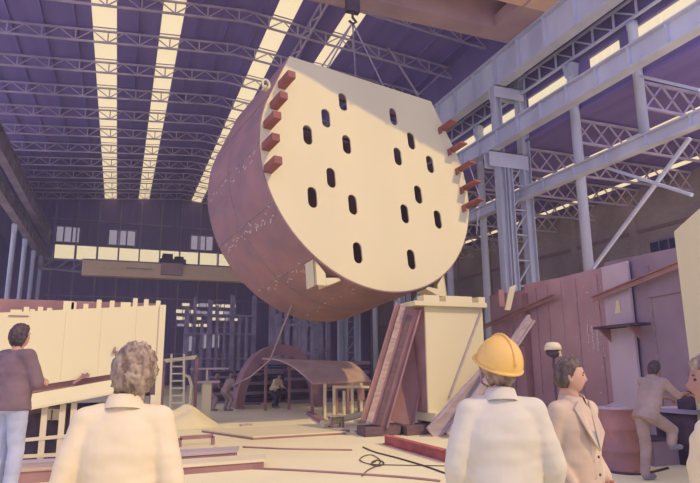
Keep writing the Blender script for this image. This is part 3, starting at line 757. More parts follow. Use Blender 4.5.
MB().bar(p_-x_*.13+n_*.05, q_-x_*.13+n_*.05, .15, .05, up=(-.3,-1,.2)).build('board', M['timber'], LC)
MB().bar(p_+x_*.10+n_*.05, p_.lerp(q_, .93)+x_*.10+n_*.05, .13, .06, up=(-.3,-1,.2)).build('board', M['brown_dark'], LC)
zt = at(371, 424, 1, 14.3).z-.06
for x0, x1, y0, l in ((5.75, 6.75, 14.1, 'dark timber baulk under the outer leaning brown channel'), (6.8, 7.5, 13.95, 'dark timber baulk under the inner leaning brown channel')):
    tag(MB().prism([(x0, y0, 0), (x1, y0+.1, 0), (x1, y0+.1, zt), (x0, y0, zt)], (.05, .7, 0)).build('timber_baulk', M['brown_dark']), l, 'timber')

# ------------------------------------------------------------------ pale panel at left on its trestle
YL = 13.0
pr = at(165, 305, 1, YL); pl_ = at(-8, 313, 1, YL)
zb0 = at(40, 385, 1, YL).z; zb1 = at(120, 373, 1, YL).z
def zbot(x): return zb0+(zb1-zb0)*(x-at(40,385,1,YL).x)/(at(120,373,1,YL).x-at(40,385,1,YL).x)
def ztop(x): return pl_.z+(pr.z-pl_.z)*(x-pl_.x)/(pr.x-pl_.x)
r = empty('deck_panel', (-.6, YL, 0), 'large pale primed deck panel standing at left behind the two men', 'steel panel')
seams = [pl_.x, -1.62, -1.0, -.35, .3, pr.x]
for x0, x1 in zip(seams[:-1], seams[1:]):
    MB().prism([(x0+.001, YL, zbot(x0)), (x1-.001, YL, zbot(x1)), (x1-.001, YL, ztop(x1)), (x0+.001, YL, ztop(x0))], (0, .07+.01*(x0 < -1 or x0 > 0), 0)).build('panel_plate', M['primer'], r)
MB().prism([(pr.x-.08, YL+.07, .75), (pr.x-.08, YL+2.2, .75), (pr.x-.08, YL+2.2, pr.z), (pr.x-.08, YL+.07, pr.z)], (.08, 0, 0)).build('side_plate', M['brown_steel'], r)
MB().prism([(pl_.x, YL+.1, zbot(pl_.x)-.13), (pr.x-.35, YL+.1, zbot(pr.x-.35)-.13), (pr.x-.35, YL+.1, zbot(pr.x-.35)), (pl_.x, YL+.1, zbot(pl_.x))], (0, .05, 0)).build('recessed_flange', M['brown_steel'], r)
for i, px in enumerate((14, 27, 33, 41, 50, 66, 74, 86, 99, 112, 123, 135, 146, 158)):
    p = at(px, 306, 1, YL+.06); h = (.05, .09, .04, .08)[i % 4] if px < 60 else (.14, .10, .17)[i % 3]
    MB().box((p.x-.045, YL+.02, ztop(p.x)-.05), (p.x+.045+.1*(i % 5 == 0), YL+.06, ztop(p.x)+h)).build('edge_tab', M['primer'], r)
MB().box((pl_.x, YL+.3, pl_.z-.4), (pr.x-.1, YL+.36, pr.z+.06)).build('rear_rib', M['brown_steel'], r)
MB().box((pr.x-.10, YL-.04, .45), (pr.x+.02, YL, pr.z)).build('end_post', M['primer'], r)
m_ = MB().lathe([(.02, -.03), (.05, 0), (.05, .02)], at(115, 352, 1, YL-.03), 10); m_.bar(at(115, 352, 1, YL-.03), at(115, 347, 1, YL-.03), .03, .03); m_.build('pin', M['brown_steel'], r)
for z in (at(20,316,1,YL).z,): MB().box((pl_.x+.28, YL-.02, z-.01), (pl_.x+.62, YL, z+.01)).build('scribe_mark', M['brown_steel'], r)
c = empty('clamp', at(80, 379, 1, YL-.05), 'small brown clamp hanging under the pale deck panel', 'clamp')
p = at(80, 379, 1, YL-.06); MB().bar(p+Vector((-.12,0,-.08)), p+Vector((.14,0,.10)), .05, .05).build('jaw', M['brown_steel'], c); MB().bar(p+Vector((.02,0,.08)), p+Vector((.16,0,.06)), .06, .05).build('screw', M['brown_steel'], c)
r = empty('sloping_plate', (-.6, 12.4, 0), 'pale sloping plate lying on the trestle below the deck panel', 'steel plate')
sl = [at(8, 398, 1, YL-.1), at(122, 378, 1, YL-.1), at(118, 391, 1, YL-.6), at(8, 412, 1, YL-.6)]
MB().prism(sl, (0, .0, -.04)).build('plate', M['primer'], r)
r = empty('trestle', (-.7, 12.7, 0), 'pale steel trestle carrying the sloping plate at left', 'trestle')
za = at(60, 403, 1, 12.6).z
for px in (44, 62, 73, 116, 152):
    x = at(px, 420, 1, 12.6).x; MB().box((x-.05, 12.55, 0), (x+.05, 12.65, za-.02+.0014*(px-60))).build('leg', M['white'], r)
MB().bar((at(14,425,1,12.6).x, 12.56, .42), (at(155,412,1,12.6).x, 12.56, .55), .05, .06).build('cross_rail', M['white'], r)
MB().bar((at(14,440,1,12.6).x, 12.56, .15), (at(155,440,1,12.6).x, 12.56, .15), .05, .06).build('cross_rail', M['white'], r)
r = empty('shade_backing', (-.9, 13.6, 0), 'dark backing added to stand for the shade under the pale deck panel', 'backing')  # dark box put in as the shade below the panel
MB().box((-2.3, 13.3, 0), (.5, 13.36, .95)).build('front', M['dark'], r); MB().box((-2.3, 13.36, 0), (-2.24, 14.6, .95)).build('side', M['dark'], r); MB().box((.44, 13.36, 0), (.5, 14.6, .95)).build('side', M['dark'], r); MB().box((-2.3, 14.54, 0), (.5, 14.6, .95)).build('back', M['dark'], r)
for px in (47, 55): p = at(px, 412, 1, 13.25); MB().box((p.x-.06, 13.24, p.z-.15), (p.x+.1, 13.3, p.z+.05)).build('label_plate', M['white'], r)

# planks and plates stacked at lower left
PL = [(-2.1, 1.1, 11.9, 12.3, .02, .12, 'grey_plank', 'grey plank at lower left beneath the trestle, farthest of the stack'),
      (-2.0, .9, 11.2, 11.55, .02, .20, 'grey_plank', 'grey plank at lower left, second from the trestle'),
      (-1.9, .8, 10.5, 10.85, .02, .22, 'timber', 'brownish plank at lower left by the pale jeans'),
      (.9, 1.95, 13.1, 13.5, .02, .12, 'white', 'pale plank right of the cream shirt, farthest of the floor stack'),
      (.6, 1.85, 12.25, 12.7, .02, .15, 'white', 'pale thick plank right of the cream shirt, second from the farthest'),
      (.5, 2.15, 11.35, 11.9, .02, .20, 'grey_plank', 'grey plank with dark edge right of the cream shirt'),
      (.3, 2.45, 10.35, 10.95, .02, .16, 'white', 'pale plank with brown edge right of the cream shirt, nearest')]
for i, (x0, x1, y0, y1, z0, z1, m_, lab) in enumerate(PL):
    r = empty('plank_stack', ((x0+x1)/2, (y0+y1)/2, 0), lab, 'plank')
    MB().prism([(x0, y0, z1-.05), (x1, y0+.15, z1-.05), (x1+.15, y1+.15, z1-.05), (x0, y1, z1-.05)], (0, 0, .05)).build('board', M[m_], r)
    tag(MB().prism([(x0+.02, y0+.03, 0), (x1-.02, y0+.17, 0), (x1+.10, y1+.1, 0), (x0+.02, y1-.03, 0)], (0, 0, z1-.05)).build('bearer', M['brown_steel'], r), 'darker bearer underneath')
r = empty('bent_bar', at(195, 441, 2, .1), 'brown U-shaped steel bar lying on the planks by the cream shirt', 'steel bar')
p = at(180, 438, 1, 12.9); q = at(213, 436, 1, 12.9)
MB().bar(p, q, .06, .07).build('bar', M['brown_steel'], r); MB().bar(q, (q.x, q.y, .12), .07, .06).build('leg', M['brown_steel'], r); MB().bar(p, (p.x, p.y, .12), .07, .06).build('leg', M['brown_steel'], r)
# low sheeted heap
m_ = MB(); c0 = at(186, 427, 2, 0); n = 22; vs = []; fs = []
for i in range(n+1):
    for j in range(n+1):
        u = i/n*2-1; v = j/n*2-1; h = max(0, 1-(u*u+v*v)**.8)*.55*(1+.5*noise.noise((u*2, v*2, 3)))
        vs.append((c0.x-.1+u*1.1, c0.y+v*.9, max(.004, h)))
for i in range(n):
    for j in range(n): k = i*(n+1)+j; fs.append((k, k+n+1, k+n+2, k+1))
tag(m_.add(vs, fs).build('sheeted_heap', M['primer'], None, True), 'low pale sheeted heap on the floor at the foot of the ladder', 'heap')
# ladder
r = empty('ladder', at(178, 415, 2, 0), 'pale wooden ladder leaning upright beside the deck panel end', 'ladder')
YD = 20.0
la0, la1 = at(170, 422, 1, YD), at(171.5, 354, 1, YD+.35); lb0, lb1 = at(183.5, 422, 1, YD), at(184, 354, 1, YD+.35)
la0.z = lb0.z = 0
for p, q in ((la0, la1), (lb0, lb1)): MB().bar(p, q, .06, .06).build('stile', M['primer'], r)
for i in range(9):
    t = .08+i*.105; MB().bar(la0.lerp(la1, t), lb0.lerp(lb1, t), .045, .045).build('rung', M['primer'], r)
r = empty('trestle_bar', at(180, 420, 2, 0), 'pale crossbar frame behind the ladder top', 'frame')
p, q = at(164, 361, 1, 20.45), at(197, 357, 1, 20.45)
MB().bar(p, q, .10, .12).build('crossbar', M['primer'], r)
for o in (p, q): MB().bar((o.x, o.y, 0), o, .10, .10).build('leg', M['brown_steel'], r)
r = empty('leaning_bar', at(190, 420, 2, 0), 'pale curved bar between the ladder and the white post', 'bar')
MB().tube([at(188, 420, 1, 20.1), at(190.5, 400, 1, 20.2), at(191.5, 385, 1, 20.3), at(189, 377, 1, 20.4), at(184, 375, 1, 20.45)], .05, 8).build('bar', M['primer'], r)
r = empty('white_post', at(205, 421, 2, 0), 'stout white post with a dark cap board, right of the ladder', 'post')
p = at(205, 421, 2, 0); hz = at(205, 383, 1, p.y).z
MB().box((p.x-.13, p.y-.12, 0), (p.x+.15, p.y+.12, hz)).build('shaft', M['primer'], r)
MB().box((p.x-.32, p.y-.2, hz), (p.x+.40, p.y+.2, hz+.07)).build('cap_board', M['grey_plank'], r)
z2 = at(205, 369, 1, p.y).z; MB().box((p.x-.02, p.y-.02, hz+.07), (p.x+.03, p.y+.03, z2)).build('rod', M['primer'], r)
MB().box((p.x-.55, p.y-.06, z2-.02), (p.x+.70, p.y+.06, z2+.04)).build('top_board', M['grey_plank'], r)

# ------------------------------------------------------------------ arch and curved roof sheet in mid distance
ac = at(277, 408, 2, 0); YA = 26.0
aL = at(237, 400, 1, YA).x; aR = at(322, 400, 1, YA).x; hA = at(276, 345, 1, YA).z
cx = (aL+aR)/2; rx = (aR-aL)/2
r = empty('steel_arch', (cx, YA, 0), 'rusty half-round steel arch standing on the floor below the drum', 'arch')
def arch_mb(r0, r1, y0, y1, n=24):
    m_ = MB(); vs = []; fs = []
    for i in range(n+1):
        a = PI*i/n
        for k in (r0, r1):
            for y in (y0, y1): vs.append((cx+rx*k*math.cos(a), y, hA*k*math.sin(a)))
    for i in range(n):
        b = 4*i; fs += [(b, b+1, b+5, b+4), (b+2, b+6, b+7, b+3), (b, b+4, b+6, b+2), (b+1, b+3, b+7, b+5)]
    fs += [(0, 2, 3, 1), (4*n, 4*n+1, 4*n+3, 4*n+2)]
    return m_.add(vs, fs)
arch_mb(.93, 1.0, YA, YA+1.4).build('shell', M['rust'], r); arch_mb(.84, 1.02, YA-.06, YA).build('front_ring', M['rust'], r)
for i in range(9):
    a = PI*(i+.5)/9; MB().bar((cx+rx*.84*math.cos(a), YA+.1, hA*.84*math.sin(a)), (cx+rx*.94*math.cos(a), YA+1.3, hA*.94*math.sin(a)), .05, .05).build('rib', M['rust'], r)
# curved sheet
r = empty('curved_sheet', (9, 25, 0), 'brown curved roof-like steel sheet on posts right of the arch, half in sun', 'steel sheet')
F0, F1 = at(313, 383, 1, 21.3), at(371, 380, 1, 21.3)
B0, B1 = at(262, 358, 1, 24.6), at(338, 362, 1, 24.6)
vs = []; fs = []; n = 12
for i in range(n+1):
    t = i/n; lift = .38*math.sin(PI*t)*(1)
    for P, Q in ((F0, B0), (F1, B1)):
        p = P.lerp(Q, t)+Vector((0, 0, lift*.75)); vs += [p, p-Vector((0, 0, .06))]
for i in range(n):
    b = 4*i; fs += [(b, b+2, b+6, b+4), (b+1, b+5, b+7, b+3), (b, b+4, b+5, b+1), (b+2, b+3, b+7, b+6)]
fs += [(0, 1, 3, 2), (4*n, 4*n+2, 4*n+3, 4*n+1)]
MB().add(vs, fs).build('sheet', M['sheet'], r, False)
for t in (0, .2, .4, .6, .8, 1):
    p = F0.lerp(F1, t); MB().box((p.x-.05, p.y+.02, 0), (p.x+.05, p.y+.12, p.z-.03)).build('post', M['brown_steel'], r)
for t in (.05, .35, .65, .95):
    p = B0.lerp(B1, t); MB().box((p.x-.05, p.y-.1, 0), (p.x+.05, p.y, p.z-.03)).build('post', M['brown_steel'], r)
MB().bar(F0+Vector((0,.06,-.12)), F1+Vector((0,.06,-.12)), .06, .12).build('edge_beam', M['brown_steel'], r)
LAB = ['under the arch, leftmost', 'under the arch, behind the white-shirted worker', 'under the arch, rightmost', 'under the curved sheet, left', 'under the curved sheet, right', 'behind the white post']  # stacks are added dark so the space behind the arch reads as shade
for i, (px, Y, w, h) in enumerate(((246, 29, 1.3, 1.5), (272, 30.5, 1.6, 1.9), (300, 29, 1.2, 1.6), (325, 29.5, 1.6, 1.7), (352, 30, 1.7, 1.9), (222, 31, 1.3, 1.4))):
    x = at(px, 400, 1, Y).x; r = empty('plate_stack', (x, Y, 0), 'dark stack of steel plates added to deepen the shade '+LAB[i], 'plate stack')
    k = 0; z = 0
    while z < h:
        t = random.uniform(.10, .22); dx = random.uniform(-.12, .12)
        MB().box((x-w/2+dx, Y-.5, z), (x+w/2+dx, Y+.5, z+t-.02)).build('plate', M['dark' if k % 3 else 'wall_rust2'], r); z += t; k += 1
# white rail frame in front
YF = 19.9
r = empty('rail_frame', at(350, 415, 2, 0), 'pale post-and-rail frame in front of the curved sheet', 'frame')
for px, y0 in ((325, 384), (334, 386), (344, 391), (352, 383), (361, 383)):
    t = at(px, y0, 1, YF); MB().box((t.x-.04, YF-.04, 0), (t.x+.04, YF+.04, t.z)).build('post', M['primer'], r)
MB().bar(at(333, 387, 1, YF-.08), at(369, 387, 1, YF-.08), .06, .09).build('rail', M['primer'], r)
tag(MB().box(at(358, 400, 1, YF-.14), at(364, 388, 1, YF-.10)).build('plate', M['brown_steel'], r), 'brown plate hung on a post')
# pale pole lying across
tag(MB().tube([at(322, 424, 2, .12), at(372, 412, 1, 17.5), at(428, 399, 1, 14.9)], .10, 8).build('long_pole', M['primer']), 'long pale pole lying from the floor to the leaning channels', 'pole')
tag(MB().bar(at(309, 413, 2, .06), at(326, 423, 2, .06), .18, .12).build('short_plank', M['brown_steel']), 'short brown plank on the floor left of the pale pole', 'plank')
# small stand, bottle, debris
r = empty('small_stand', at(338, 427, 2, 0), 'small low steel stand on the floor in front of the pale frame', 'stand')
a = at(332, 428, 2, 0); b = at(345, 428, 2, 0); h = .30
for x in (a.x, b.x):
    for y in (a.y, a.y+.25): MB().box((x-.025, y-.025, 0), (x+.025, y+.025, h)).build('leg', M['brown_steel'], r)
MB().box((a.x-.03, a.y-.03, h), (b.x+.03, a.y+.28, h+.03)).build('top', M['primer'], r)
r = empty('gas_bottle', at(370, 429, 2, 0), 'small pale blue gas bottle standing on the floor near the block', 'gas bottle')
p = at(370, 429, 2, 0); MB().lathe([(.10, 0), (.115, .03), (.115, .24), (.09, .31), (.04, .34)], p, 16).build('body', M['bottle'], r, True)
MB().lathe([(.05, .34), (.05, .40), (.03, .42)], p, 12).build('cap', M['white'], r, True)
DB = [(377, 421, .7, .16), (410, 421, .8, .14), (421, 424, .5, .2), (315, 432, .35, .05), (356, 432, .3, .06), (385, 433, .4, .08), (398, 427, .5, .12), (362, 423, .5, .1), (388, 419, .6, .12), (408, 431, .35, .07), (226, 432, .5, .05), (246, 426, .35, .06), (345, 432, .25, .06), (430, 431, .4, .06)]
WHERE = ['at the foot of the outer leaning channel', 'at the foot of the inner leaning channel', 'against the pale bogie end', 'left of the small stand', 'left of the blue bottle', 'right of the blue bottle', 'behind the red beam', 'behind the blue bottle', 'before the leaning channels', 'at the red beam end', 'in front of the white post', 'on the open sunlit floor at left', 'below the small stand', 'before the pale bogie']
for i, (px, py, w, h) in enumerate(DB):
    p = at(px, py, 2, 0); a = random.uniform(-.5, .5)
    m_ = MB(); d = Vector((math.cos(a), math.sin(a), 0)); m_.bar(p-d*w/2+Vector((0,0,h/2)), p+d*w/2+Vector((0,0,h/2)), .16, h); m_.bar(p-d*w*.2+Vector((0,.1,h*.4)), p+d*w*.3+Vector((0,.25,h*.4)), .10, h*.8)
    tag(m_.build('steel_offcut', M[('brown_steel', 'white', 'grey_plank')[i % 3]]), ('brown', 'pale', 'grey')[i % 3]+' steel offcut lying on the floor '+WHERE[i], 'offcut')
# steel plate on the floor, red beam
r = empty('floor_plate', (4.5, 16.2, 0), 'pale steel plate with a dark front edge lying on the sunlit floor', 'steel plate')
f0, f1 = at(253, 440, 2, 0), at(346, 434.5, 2, 0)
MB().prism([f0+Vector((0,0,.05)), f1+Vector((0,0,.05)), f1+Vector((-.4,2.3,.05)), f0+Vector((-.9,2.3,.05))], (0,0,.03)).build('plate', M['primer'], r)
MB().prism([f0, f1, f1+Vector((-.4,2.3,0)), f0+Vector((-.9,2.3,0))], (0,0,.05)).build('bearer', M['brown_steel'], r)
f0, f1 = at(206, 424, 2, 0), at(248, 430, 2, 0)
f0, f1 = at(385, 444, 2, 0), at(455, 464, 2, 0)
r = empty('red_beam', (f0+f1)/2, 'red oxide steel I-beam lying on the floor before the pale block', 'steel beam')
MB().bar(f0+Vector((0,0,.10)), f1+Vector((0,0,.10)), .02, .17).build('web', M['redbeam'], r)
for z in (.01, .19): MB().bar(f0+Vector((0,0,z)), f1+Vector((0,0,z)), .14, .02).build('flange', M['redbeam'], r)
def cable(name, pts, r_, lab, m_='cable', cat='cable', z=.015):
    P = [at(x, y, 2, z) for x, y in pts]; Q = []
    for i in range(len(P)-1):
        p0 = P[max(0, i-1)]; p1 = P[i]; p2 = P[i+1]; p3 = P[min(len(P)-1, i+2)]
        for k in range(6):
            t = k/6; Q.append(.5*((2*p1)+(p2-p0)*t+(2*p0-5*p1+4*p2-p3)*t*t+(3*p1-p0-3*p2+p3)*t**3))
    Q.append(P[-1]); return tag(MB().tube(Q, r_, 6).build(name, M[m_], None, True), lab, cat)
cable('floor_cable', [(363, 447), (375, 452), (398, 458), (425, 466), (445, 473), (470, 480)], .014, 'dark cable running diagonally over the floor to the pale coat')
cable('floor_cable', [(452, 466), (425, 465.5), (395, 465), (370, 464), (360, 460), (364, 456), (372, 455), (380, 460), (378, 465), (368, 470), (362, 476)], .009, 'thin dark cable coiled on the floor right of centre')
cable('floor_cable', [(372, 462), (378, 460), (384, 463), (378, 466), (371, 464), (376, 461)], .011, 'small knot of dark cable in the middle of the floor coil')
cable('floor_rod', [(243, 447), (290, 449), (352, 450)], .02, 'long thin steel rod on the sunlit floor in front of the plate', 'brown_steel', 'rod')
cable('floor_rod', [(245, 468), (310, 471), (400, 477), (440, 481)], .02, 'long thin steel rod on the floor at the bottom of the picture', 'brown_steel', 'rod')

# ------------------------------------------------------------------ barrel and clutter by the rusty plates
bp = at(622, 470, 2, 0)
r = empty('oil_barrel', bp, 'rusty red oil barrel with a pale rim beside the stooping worker', 'barrel')
prof = [(.29, 0), (.30, .02), (.29, .04), (.29, .28), (.305, .30), (.305, .33), (.29, .35), (.29, .62), (.305, .64), (.305, .67), (.29, .69), (.29, .95), (.30, .965), (.28, .98), (.27, .95), (.02, .95)]
MB().lathe(prof, bp, 28).build('body', M['barrel'], r, True)
MB().lathe([(.285, .955), (.305, .96), (.305, .99), (.285, .99)], bp, 28).build('rim', M['pale_plate'], r, True)
m_ = MB().ell(bp+Vector((.05, 0, .97)), (.2, .18, .06), 12, 8); m_.bar(bp+Vector((-.2,.0,.98)), bp+Vector((.1,.1,1.04)), .05, .04); m_.build('scrap_fill', M['grey_plank'], r)
p = at(638, 458, 2, .0)+Vector((.15,.1,0))
r = empty('hose_reel', p, 'dark round hose reel standing between the barrel and the worker', 'hose reel')
c = p+Vector((0,0,.36))
def disc(c, rad, th, d, n=20, inner=0):
    d = Vector(d).normalized(); return MB().tube([Vector(c)-d*th/2, Vector(c)+d*th/2], rad, n)
disc(c, .26, .03, (.3,-1,0)).build('flange', M['rack'], r); disc(c+Vector((-.04,.14,0)), .26, .03, (.3,-1,0)).build('flange', M['dark'], r); disc(c+Vector((-.02,.07,0)), .2, .12, (.3,-1,0)).build('hose_coil', M['cable'], r); disc(c+Vector((.01,-.03,0)), .06, .05, (.3,-1,0)).build('hub', M['white'], r)
MB().box(c+Vector((-.18,-.05,-.36)), c+Vector((.18,.15,-.24))).build('foot', M['dark'], r)
p = at(598, 455, 2, 0)
r = empty('welding_set', p, 'low dark welding machine with round wheels behind the khaki man', 'machine')
MB().box(p+Vector((-.35,-.2,.12)), p+Vector((.4,.25,.42))).build('case', M['dark'], r)
MB().box(p+Vector((.0,-.22,.30)), p+Vector((.4,-.19,.40))).build('panel', M['rack'], r)
for dx in (-.25, .25): disc(p+Vector((dx,-.25,.14)), .14, .06, (0,1,0)).build('wheel', M['cable'], r)
disc(p+Vector((-.3,-.3,.3)), .13, .05, (.1,1,0)).build('reel', M['rack'], r)
MB().tube([p+Vector((-.3,.2,.42)), p+Vector((-.3,.2,.55)), p+Vector((.35,.2,.55)), p+Vector((.35,.2,.42))], .015, 6).build('handle', M['wire'], r)
cable('floor_cable', [(585, 468), (598, 466), (612, 472), (640, 474), (668, 468)], .02, 'dark cable on the floor in front of the red barrel')
p = at(672, 468, 2, 0)+Vector((.1,.45,0))
r = empty('steel_step', p, 'low dark steel box the stooping worker rests his foot on', 'box')
MB().box(p+Vector((-.25,-.25,0)), p+Vector((.35,.3,.40))).build('body', M['wall_rust2'], r); MB().box(p+Vector((-.27,-.27,.40)), p+Vector((.37,.32,.43))).build('lid', M['dark'], r)
p = at(668, 400, 1, 8.0)
r = empty('pipe_vice', (p.x+.25, 8.1, 0), 'dark bench with a vice in front of the stooping worker', 'bench')
MB().box((p.x+.2, 7.7, 0), (p.x+.75, 8.5, .85)).build('cabinet', M['dark'], r)
MB().box((p.x+.12, 7.6, .85), (p.x+.85, 8.6, .92)).build('top', M['rack'], r)
MB().box((p.x+.2, 7.7, .92), (p.x+.45, 8.0, 1.22)).build('vice', M['dark'], r)
# ------------------------------------------------------------------ people
def bake(mb_list, voxel, smooth_it=4, post=None, name='body'):
    m_ = MB()
    for b in mb_list: m_.add(b.v, b.f)
    me = m_.mesh(name); o = bpy.data.objects.new(name, me); COL.objects.link(o)
    md = o.modifiers.new('r', 'REMESH'); md.mode = 'VOXEL'; md.voxel_size = voxel; md.use_smooth_shade = True
    if smooth_it:
        sm = o.modifiers.new('s', 'SMOOTH'); sm.iterations = smooth_it; sm.factor = .5
    dg = bpy.context.evaluated_depsgraph_get(); ev = o.evaluated_get(dg)
    out = bpy.data.meshes.new_from_object(ev, depsgraph=dg)
    bpy.data.objects.remove(o); bpy.data.meshes.remove(me)
    if post:
        n = len(out.vertices); co = np.empty(n*3); no = np.empty(n*3); out.vertices.foreach_get('co', co)
        out.vertices.foreach_get('normal', no); co = co.reshape(-1, 3); no = no.reshape(-1, 3)
        co = co + no*post(co)[:, None]; out.vertices.foreach_set('co', co.ravel()); out.update()
    for p in out.polygons: p.use_smooth = True
    return out
def folds(amp, f=(9, 9, 14), seed=0.0):
    def g(co):
        return np.array([amp*noise.fractal((c[0]*f[0]+seed, c[1]*f[1], c[2]*f[2]), 1.0, 2.0, 2) for c in co])
    return g

def head_point(u):
    x, y, z = u; f = max(0.0, y)
    px, py, pz = x*.075, y*.095, z*.118
    if z < 0:
        px *= 1-.30*(-z)**1.5
        if y < 0: py *= 1-.30*(-z)
    g = lambda v, c, w: math.exp(-((v-c)/w)**2)
    py += .009*g(x, 0, .35)*g(z, -.80, .16)*f**.3 if y > 0 else 0
    py += .024*g(x, 0, .13)*g(z, -.22, .13)*f + .010*g(x, 0, .11)*g(z, -.02, .16)*f
    py -= .010*g(abs(x), .40, .17)*g(z, .06, .10)*f
    py += .005*g(z, .20, .07)*g(abs(x), .32, .3)*f
    py += .006*g(x, 0, .24)*(g(z, -.47, .05)+g(z, -.58, .05))*f
    px += (.004 if x > 0 else -.004)*g(abs(x), .62, .15)*g(z, -.15, .15)*f
    return Vector((px, py, pz))
def head_mb(n=40, m=34):
    vs = []; fs = []
    for i in range(m+1):
        t = PI*i/m
        for k in range(n):
            a = 2*PI*k/n; vs.append(head_point((math.sin(t)*math.cos(a), math.sin(t)*math.sin(a), math.cos(t))))
    for i in range(m):
        for k in range(n): fs.append((i*n+k, (i+1)*n+k, (i+1)*n+(k+1) % n, i*n+(k+1) % n))
    m_ = MB().add(vs, fs)
    for s in (-1, 1):
        m_.ell((s*.077, -.008, -.005), (.011, .019, .032), 10, 8, Matrix.Rotation(s*.35, 3, 'Z'))
    return m_
def hair_mb(length, thick, front=.42, wave=.008, n=56, m=44, sideburn=-.1):
    """a cap of hair over the skull down to 'length' at the nape (unit z)"""
    vs = []; fs = []; ok = []
    for i in range(m+1):
        t = PI*i/m
        for k in range(n):
            a = 2*PI*k/n; u = (math.sin(t)*math.cos(a), math.sin(t)*math.sin(a), math.cos(t)); x, y, z = u
            # hairline height by direction: high over the face, low at the nape
            if y > .45: hl = front
            elif y > .05: hl = front+(sideburn-front)*(.45-y)/.40
            else: hl = sideburn+(length-sideburn)*min(1, (.05-y)/.35)
            e = min(1, max(0, (z-hl)/.16)); p = head_point(u); nrm = Vector(u)
            w = wave*noise.noise((x*6, y*6, z*7))+wave*.6*noise.noise((x*14, y*14, z*14))
            d = -.006+(thick+.006+w)*e**.6 if z > hl-.05 else -.01
            if z < -.2: d += .006*e
            vs.append(p+nrm*d); ok.append(z > hl-.12)
    for i in range(m):
        for k in range(n):
            f = (i*n+k, (i+1)*n+k, (i+1)*n+(k+1) % n, i*n+(k+1) % n)
            if all(ok[j] for j in f): fs.append(f)
    return MB().add(vs, fs)
def hand_mb(w, d, nrm, side, curl=.5, L=.18):
    """w wrist point, d direction of the fingers, nrm normal out of the back of the hand, side +1 thumb along +x"""
    d = Vector(d).normalized(); nrm = Vector(nrm); nrm = (nrm-d*nrm.dot(d)).normalized(); x = d.cross(nrm)*side
    m_ = MB(); w = Vector(w); R = Matrix((x, nrm, d)).transposed()
    m_.ell(w+d*.05, (.041, .016, .055), 12, 10, R); m_.cap(w-d*.02, .026, w+d*.03, .027, 10)
    for i, (off, ln) in enumerate(((.030, .070), (.010, .080), (-.011, .074), (-.031, .058))):
        b = w+d*.092+x*off*1.0; c1 = curl*(.9+.1*i)
        d1 = (d*math.cos(c1)-nrm*math.sin(c1)); d2 = (d*math.cos(c1*2.1)-nrm*math.sin(c1*2.1)); d3 = (d*math.cos(c1*2.9)-nrm*math.sin(c1*2.9))
        sp = x*off*.15
        p1 = b+(d1+sp)*ln*.48; p2 = p1+d2*ln*.32; p3 = p2+d3*ln*.24
        m_.cap(b-d*.012, .0095, p1, .0088, 8); m_.cap(p1, .0088, p2, .0082, 8); m_.cap(p2, .0082, p3, .007, 8)
    t0 = w+d*.03+x*.034; t1 = t0+(d*.6+x*.75-nrm*.25).normalized()*.04; t2 = t1+(d*.9+x*.25-nrm*.35).normalized()*.032
    m_.cap(t0-x*.012, .014, t1, .0115, 8); m_.cap(t1, .011, t2, .009, 8)
    return m_

